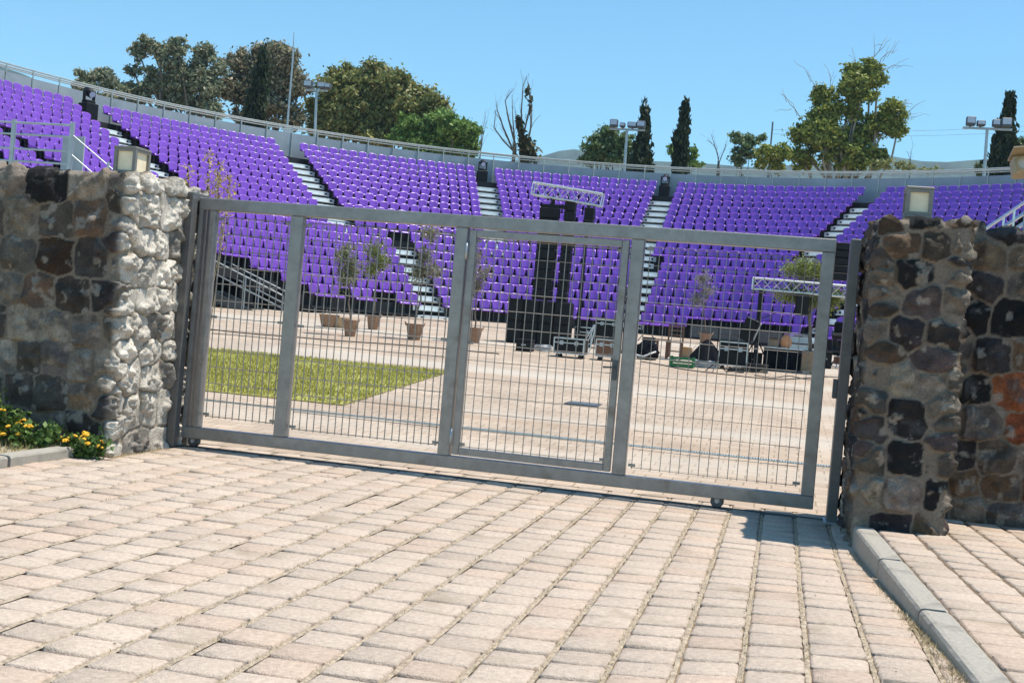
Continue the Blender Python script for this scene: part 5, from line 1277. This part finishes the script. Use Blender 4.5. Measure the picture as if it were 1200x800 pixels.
bx0, bx1 = atY(901, 405, Y + .2)[0], atY(912, 405, Y + .2)[0]; t = thing("small_box", "small brown box on the skirted table left of the orange bag", "box", ((bx0 + bx1) / 2, Y + .25, z + .591)); MB().b2((bx0, Y + .12, z + .591), (bx1, Y + .34, z + .78), .006).build("body", M['ply'], t); MB().b2((bx0 - .006, Y + .114, z + .7805), (bx1 + .006, Y + .346, z + .81), .004).build("lid", M['wood'], t)
c = np.array([atY(921, 400, Y + .2)[0], Y + .22, z + .591]); ob = blob("round_bag", "round orange bag standing on the skirted table", "bag", c, (.29, .24, .36), M['orange'], 71, .16); MB().tube([c + np.array([-.07, -.02, .33]), c + np.array([0, -.03, .42]), c + np.array([.07, -.02, .33])], .010, 6).build("handle", M['wood'], ob)
t = thing("metal_steps", "grey metal steps behind the skirted table", "steps", gp(935, 420)); p = gp(935, 420); m_ = MB()
for k in range(3): m_.b2((p[0] - .3, p[1] + .28 * k, p[2] + .24 * (k + 1)), (p[0] + .3, p[1] + .3 + .28 * k, p[2] + .24 * (k + 1) + .03)); m_.b2((p[0] - .3, p[1] + .28 * k, p[2] + .02 + .24 * k), (p[0] + .3, p[1] + .28 * k + .01, p[2] + .24 * (k + 1) - .04))
m_.build("step", M['galv'], t); m_ = MB()
for s in (-1, 1):
    for k in range(3): m_.b2((p[0] + s * .305, p[1] + .28 * k + .02, p[2]), (p[0] + s * .325, p[1] + .28 * k + .06, p[2] + .24 * (k + 1)))
m_.build("frame", M['galv'], t)
# low truss on black stand, right side
TY = 30.6; a, b = atY(882, 332, TY), atY(1003, 343, TY); b[0] += .6; zg2 = gz(TY); bs = gp(880, 430)
truss("stage_truss", "long silver lattice truss on a black stand, crossing behind the gate's end", a, b, .27, 13, 'alu', [((a[0] + .22, TY, zg2), (a[0] + .22, TY, a[2] - .14), .055), ((b[0] - .1, TY, zg2), (b[0] - .1, TY, b[2] - .14), .055)])
m_ = MB()
for k in range(3): an = k * 2.09 + .5; m_.tube([(a[0] + .22 + math.cos(an) * .45, TY + math.sin(an) * .45, zg2 + .015), (a[0] + .22 + math.cos(an) * .06, TY + math.sin(an) * .06, zg2 + .7)], .02, 6)
m_.build("foot", M['black'], bpy.data.objects["stage_truss"])
t = thing("hanging_speaker", "black speaker hanging under the low truss before the olive", "speaker", (atY(940, 368, TY)[0], TY, atY(940, 368, TY)[2])); p0, p1 = atY(931, 369, TY), atY(949, 345, TY)
MB().b2((p0[0], TY - .15, p0[2]), (p1[0], TY + .15, p1[2] - .04), .02).build("cabinet", M['black'], t); MB().b2((p0[0] + .03, TY - .163, p0[2] + .03), (p1[0] - .03, TY - .151, p1[2] - .07), .004).build("grille", M['grille'], t)
m_ = MB()
for xx in (p0[0] + .05, p1[0] - .05): m_.tube([(xx, TY, p1[2] - .05), (xx, TY, a[2] - .16)], .012, 5)
m_.build("bracket", M['steel_dark'], t)
x_, z0_, z1_ = line_array("black line array standing on the low truss, seen beyond the gate's end", 977, 1001, 284, 329, TY, 5)
# black covered gear beyond the gate end
p = gp(985, 430); t = thing("mixing_desk", "black mixing desk stand loaded with gear beyond the gate's end", "equipment", p); m_ = MB()
for s in (-1, 1): m_.tube([p + np.array([s * .28, 0, 0]), p + np.array([-s * .22, 0, .80])], .022, 6); m_.tube([p + np.array([s * .28, .4, 0]), p + np.array([-s * .22, .4, .80])], .022, 6)
m_.build("trestle", M['black'], t); Rm_ = Matrix.Rotation(R_(14), 3, 'X'); MB().box(p + np.array([0, .2, .90]), (.62, .52, .14), rot=Rm_, bev=.02).build("desk", M['black'], t)
m_ = MB().box(p + np.array([-.14, .30, 1.14]), (.22, .16, .30), rot=Matrix.Rotation(.3, 3, 'Z'), bev=.03); m_.box(p + np.array([.16, .28, 1.1]), (.24, .2, .22), rot=Matrix.Rotation(-.2, 3, 'Z'), bev=.03); m_.tube([p + np.array([.0, .3, .95]), p + np.array([.02, .3, 1.45])], .03, 6); m_.build("control_box", M['cloth'], t)
p = gp(985, 432); t = thing("drum", "brown drum on short legs below the mixing desk", "drum", p); m_ = MB().lathe(p + np.array([0, 0, .12]), [(.2, 0), (.21, .02), (.21, .2), (.2, .22)], 18); m_.build("shell", M['wood'], t); m_ = MB()
for zz in (.125, .325): m_.tube([p + np.array([.215 * math.cos(q), .215 * math.sin(q), zz]) for q in np.linspace(0, 2 * math.pi, 19)], .012, 5, False)
m_.build("hoop", M['alu'], t); m_ = MB()
for k in range(3): q = k * 2.09; m_.tube([p + np.array([.2 * math.cos(q), .2 * math.sin(q), .16]), p + np.array([.27 * math.cos(q), .27 * math.sin(q), 0])], .010, 5)
m_.build("leg", M['galv'], t)
def stand_thing(name, label, cat, px, py, h, top=None):
    p = gp(px, py); t = thing(name, label, cat, p); m_ = MB().tube([p + np.array([0, 0, .12]), p + np.array([0, 0, h])], .014, 6)
    if top: m_.tube([p + np.array([-.02, 0, h - .02]), p + np.array([top, -.1, h + .22])], .010, 5)
    m_.build("pole", M['black'], t)
    for k in range(3): q = k * 2.094 + .4; MB().tube([p + np.array([0, 0, .22]), p + np.array([math.cos(q) * .30, math.sin(q) * .30, .012])], .011, 5).build("leg", M['black'], t)
    return t
stand_thing("microphone_stand", "black microphone stand with angled boom left of the skirted table", "stand", 879, 436, 1.25, .5)
stand_thing("microphone_stand", "straight black stand just right of the tall rack case", "stand", 728, 420, 1.5)
stand_thing("light_stand", "thin black stand between the draped cloth and tall wheeled case", "stand", 838, 436, 1.05, -.3)
for (a_1, b_1, c_1, h_1, lb_1) in ((874, 892, 431, .36, "black storage trunk at the foot of the truss stand"), (604, 622, 411, .26, "small black box on the ground before the subwoofer stack"), (752, 766, 408, .30, "plain black crate standing behind the duffel bag"), (958, 974, 431, .42, "dark trunk right of the wooden planter")):
    P1, P2 = gp(a_1, c_1), gp(b_1, c_1 + 1); X1, X2 = P1[0], atY(b_1, c_1, P1[1])[0]; zz1 = gz(P1[1])
    t = thing("equipment_trunk", lb_1, "trunk", ((X1 + X2) / 2, P1[1], zz1)); MB().b2((X1, P1[1], zz1 + .004), (X2, P1[1] + .4, zz1 + h_1), .012).build("body", M['black'], t); MB().b2((X1 - .006, P1[1] - .006, zz1 + h_1 + .001), (X2 + .006, P1[1] + .406, zz1 + h_1 + .05), .01).build("lid", M['grille'], t); MB().b2(((X1 + X2) / 2 - .06, P1[1] - .018, zz1 + h_1 * .6), ((X1 + X2) / 2 + .06, P1[1] - .001, zz1 + h_1 * .6 + .03)).build("handle", M['galv'], t)
# cables on the ground
def cable(label, pts, r=.012, m='cable'):
    P_ = []
    W_ = [gp(*q) + np.array([0, 0, .012]) for q in pts]
    for i in range(len(W_) - 1):
        for f in np.linspace(0, 1, 6, endpoint=False):
            q0 = W_[max(i - 1, 0)]; q1 = W_[i]; q2 = W_[i + 1]; q3 = W_[min(i + 2, len(W_) - 1)]
            P_.append(.5 * ((2 * q1) + (-q0 + q2) * f + (2 * q0 - 5 * q1 + 4 * q2 - q3) * f * f + (-q0 + 3 * q1 - 3 * q2 + q3) * f ** 3))
    P_.append(W_[-1]); tag(MB().tube(P_, r, 6).build("cable", M[m], loc=W_[0]), label, "cable")
cable("black cable running along the ground below the green crate and case", [(751, 424), (775, 428), (800, 433), (830, 437), (858, 440), (885, 443), (915, 445), (950, 443)])
cable("black cable looping past the wooden planter's foot to the right", [(884, 440), (905, 443), (925, 441), (948, 445), (968, 442), (995, 444)], .010)
cable("thin dark cable lying straight across the paving behind the left bays", [(225, 384), (280, 390), (340, 395), (400, 400), (460, 404), (520, 409), (585, 415)], .014)
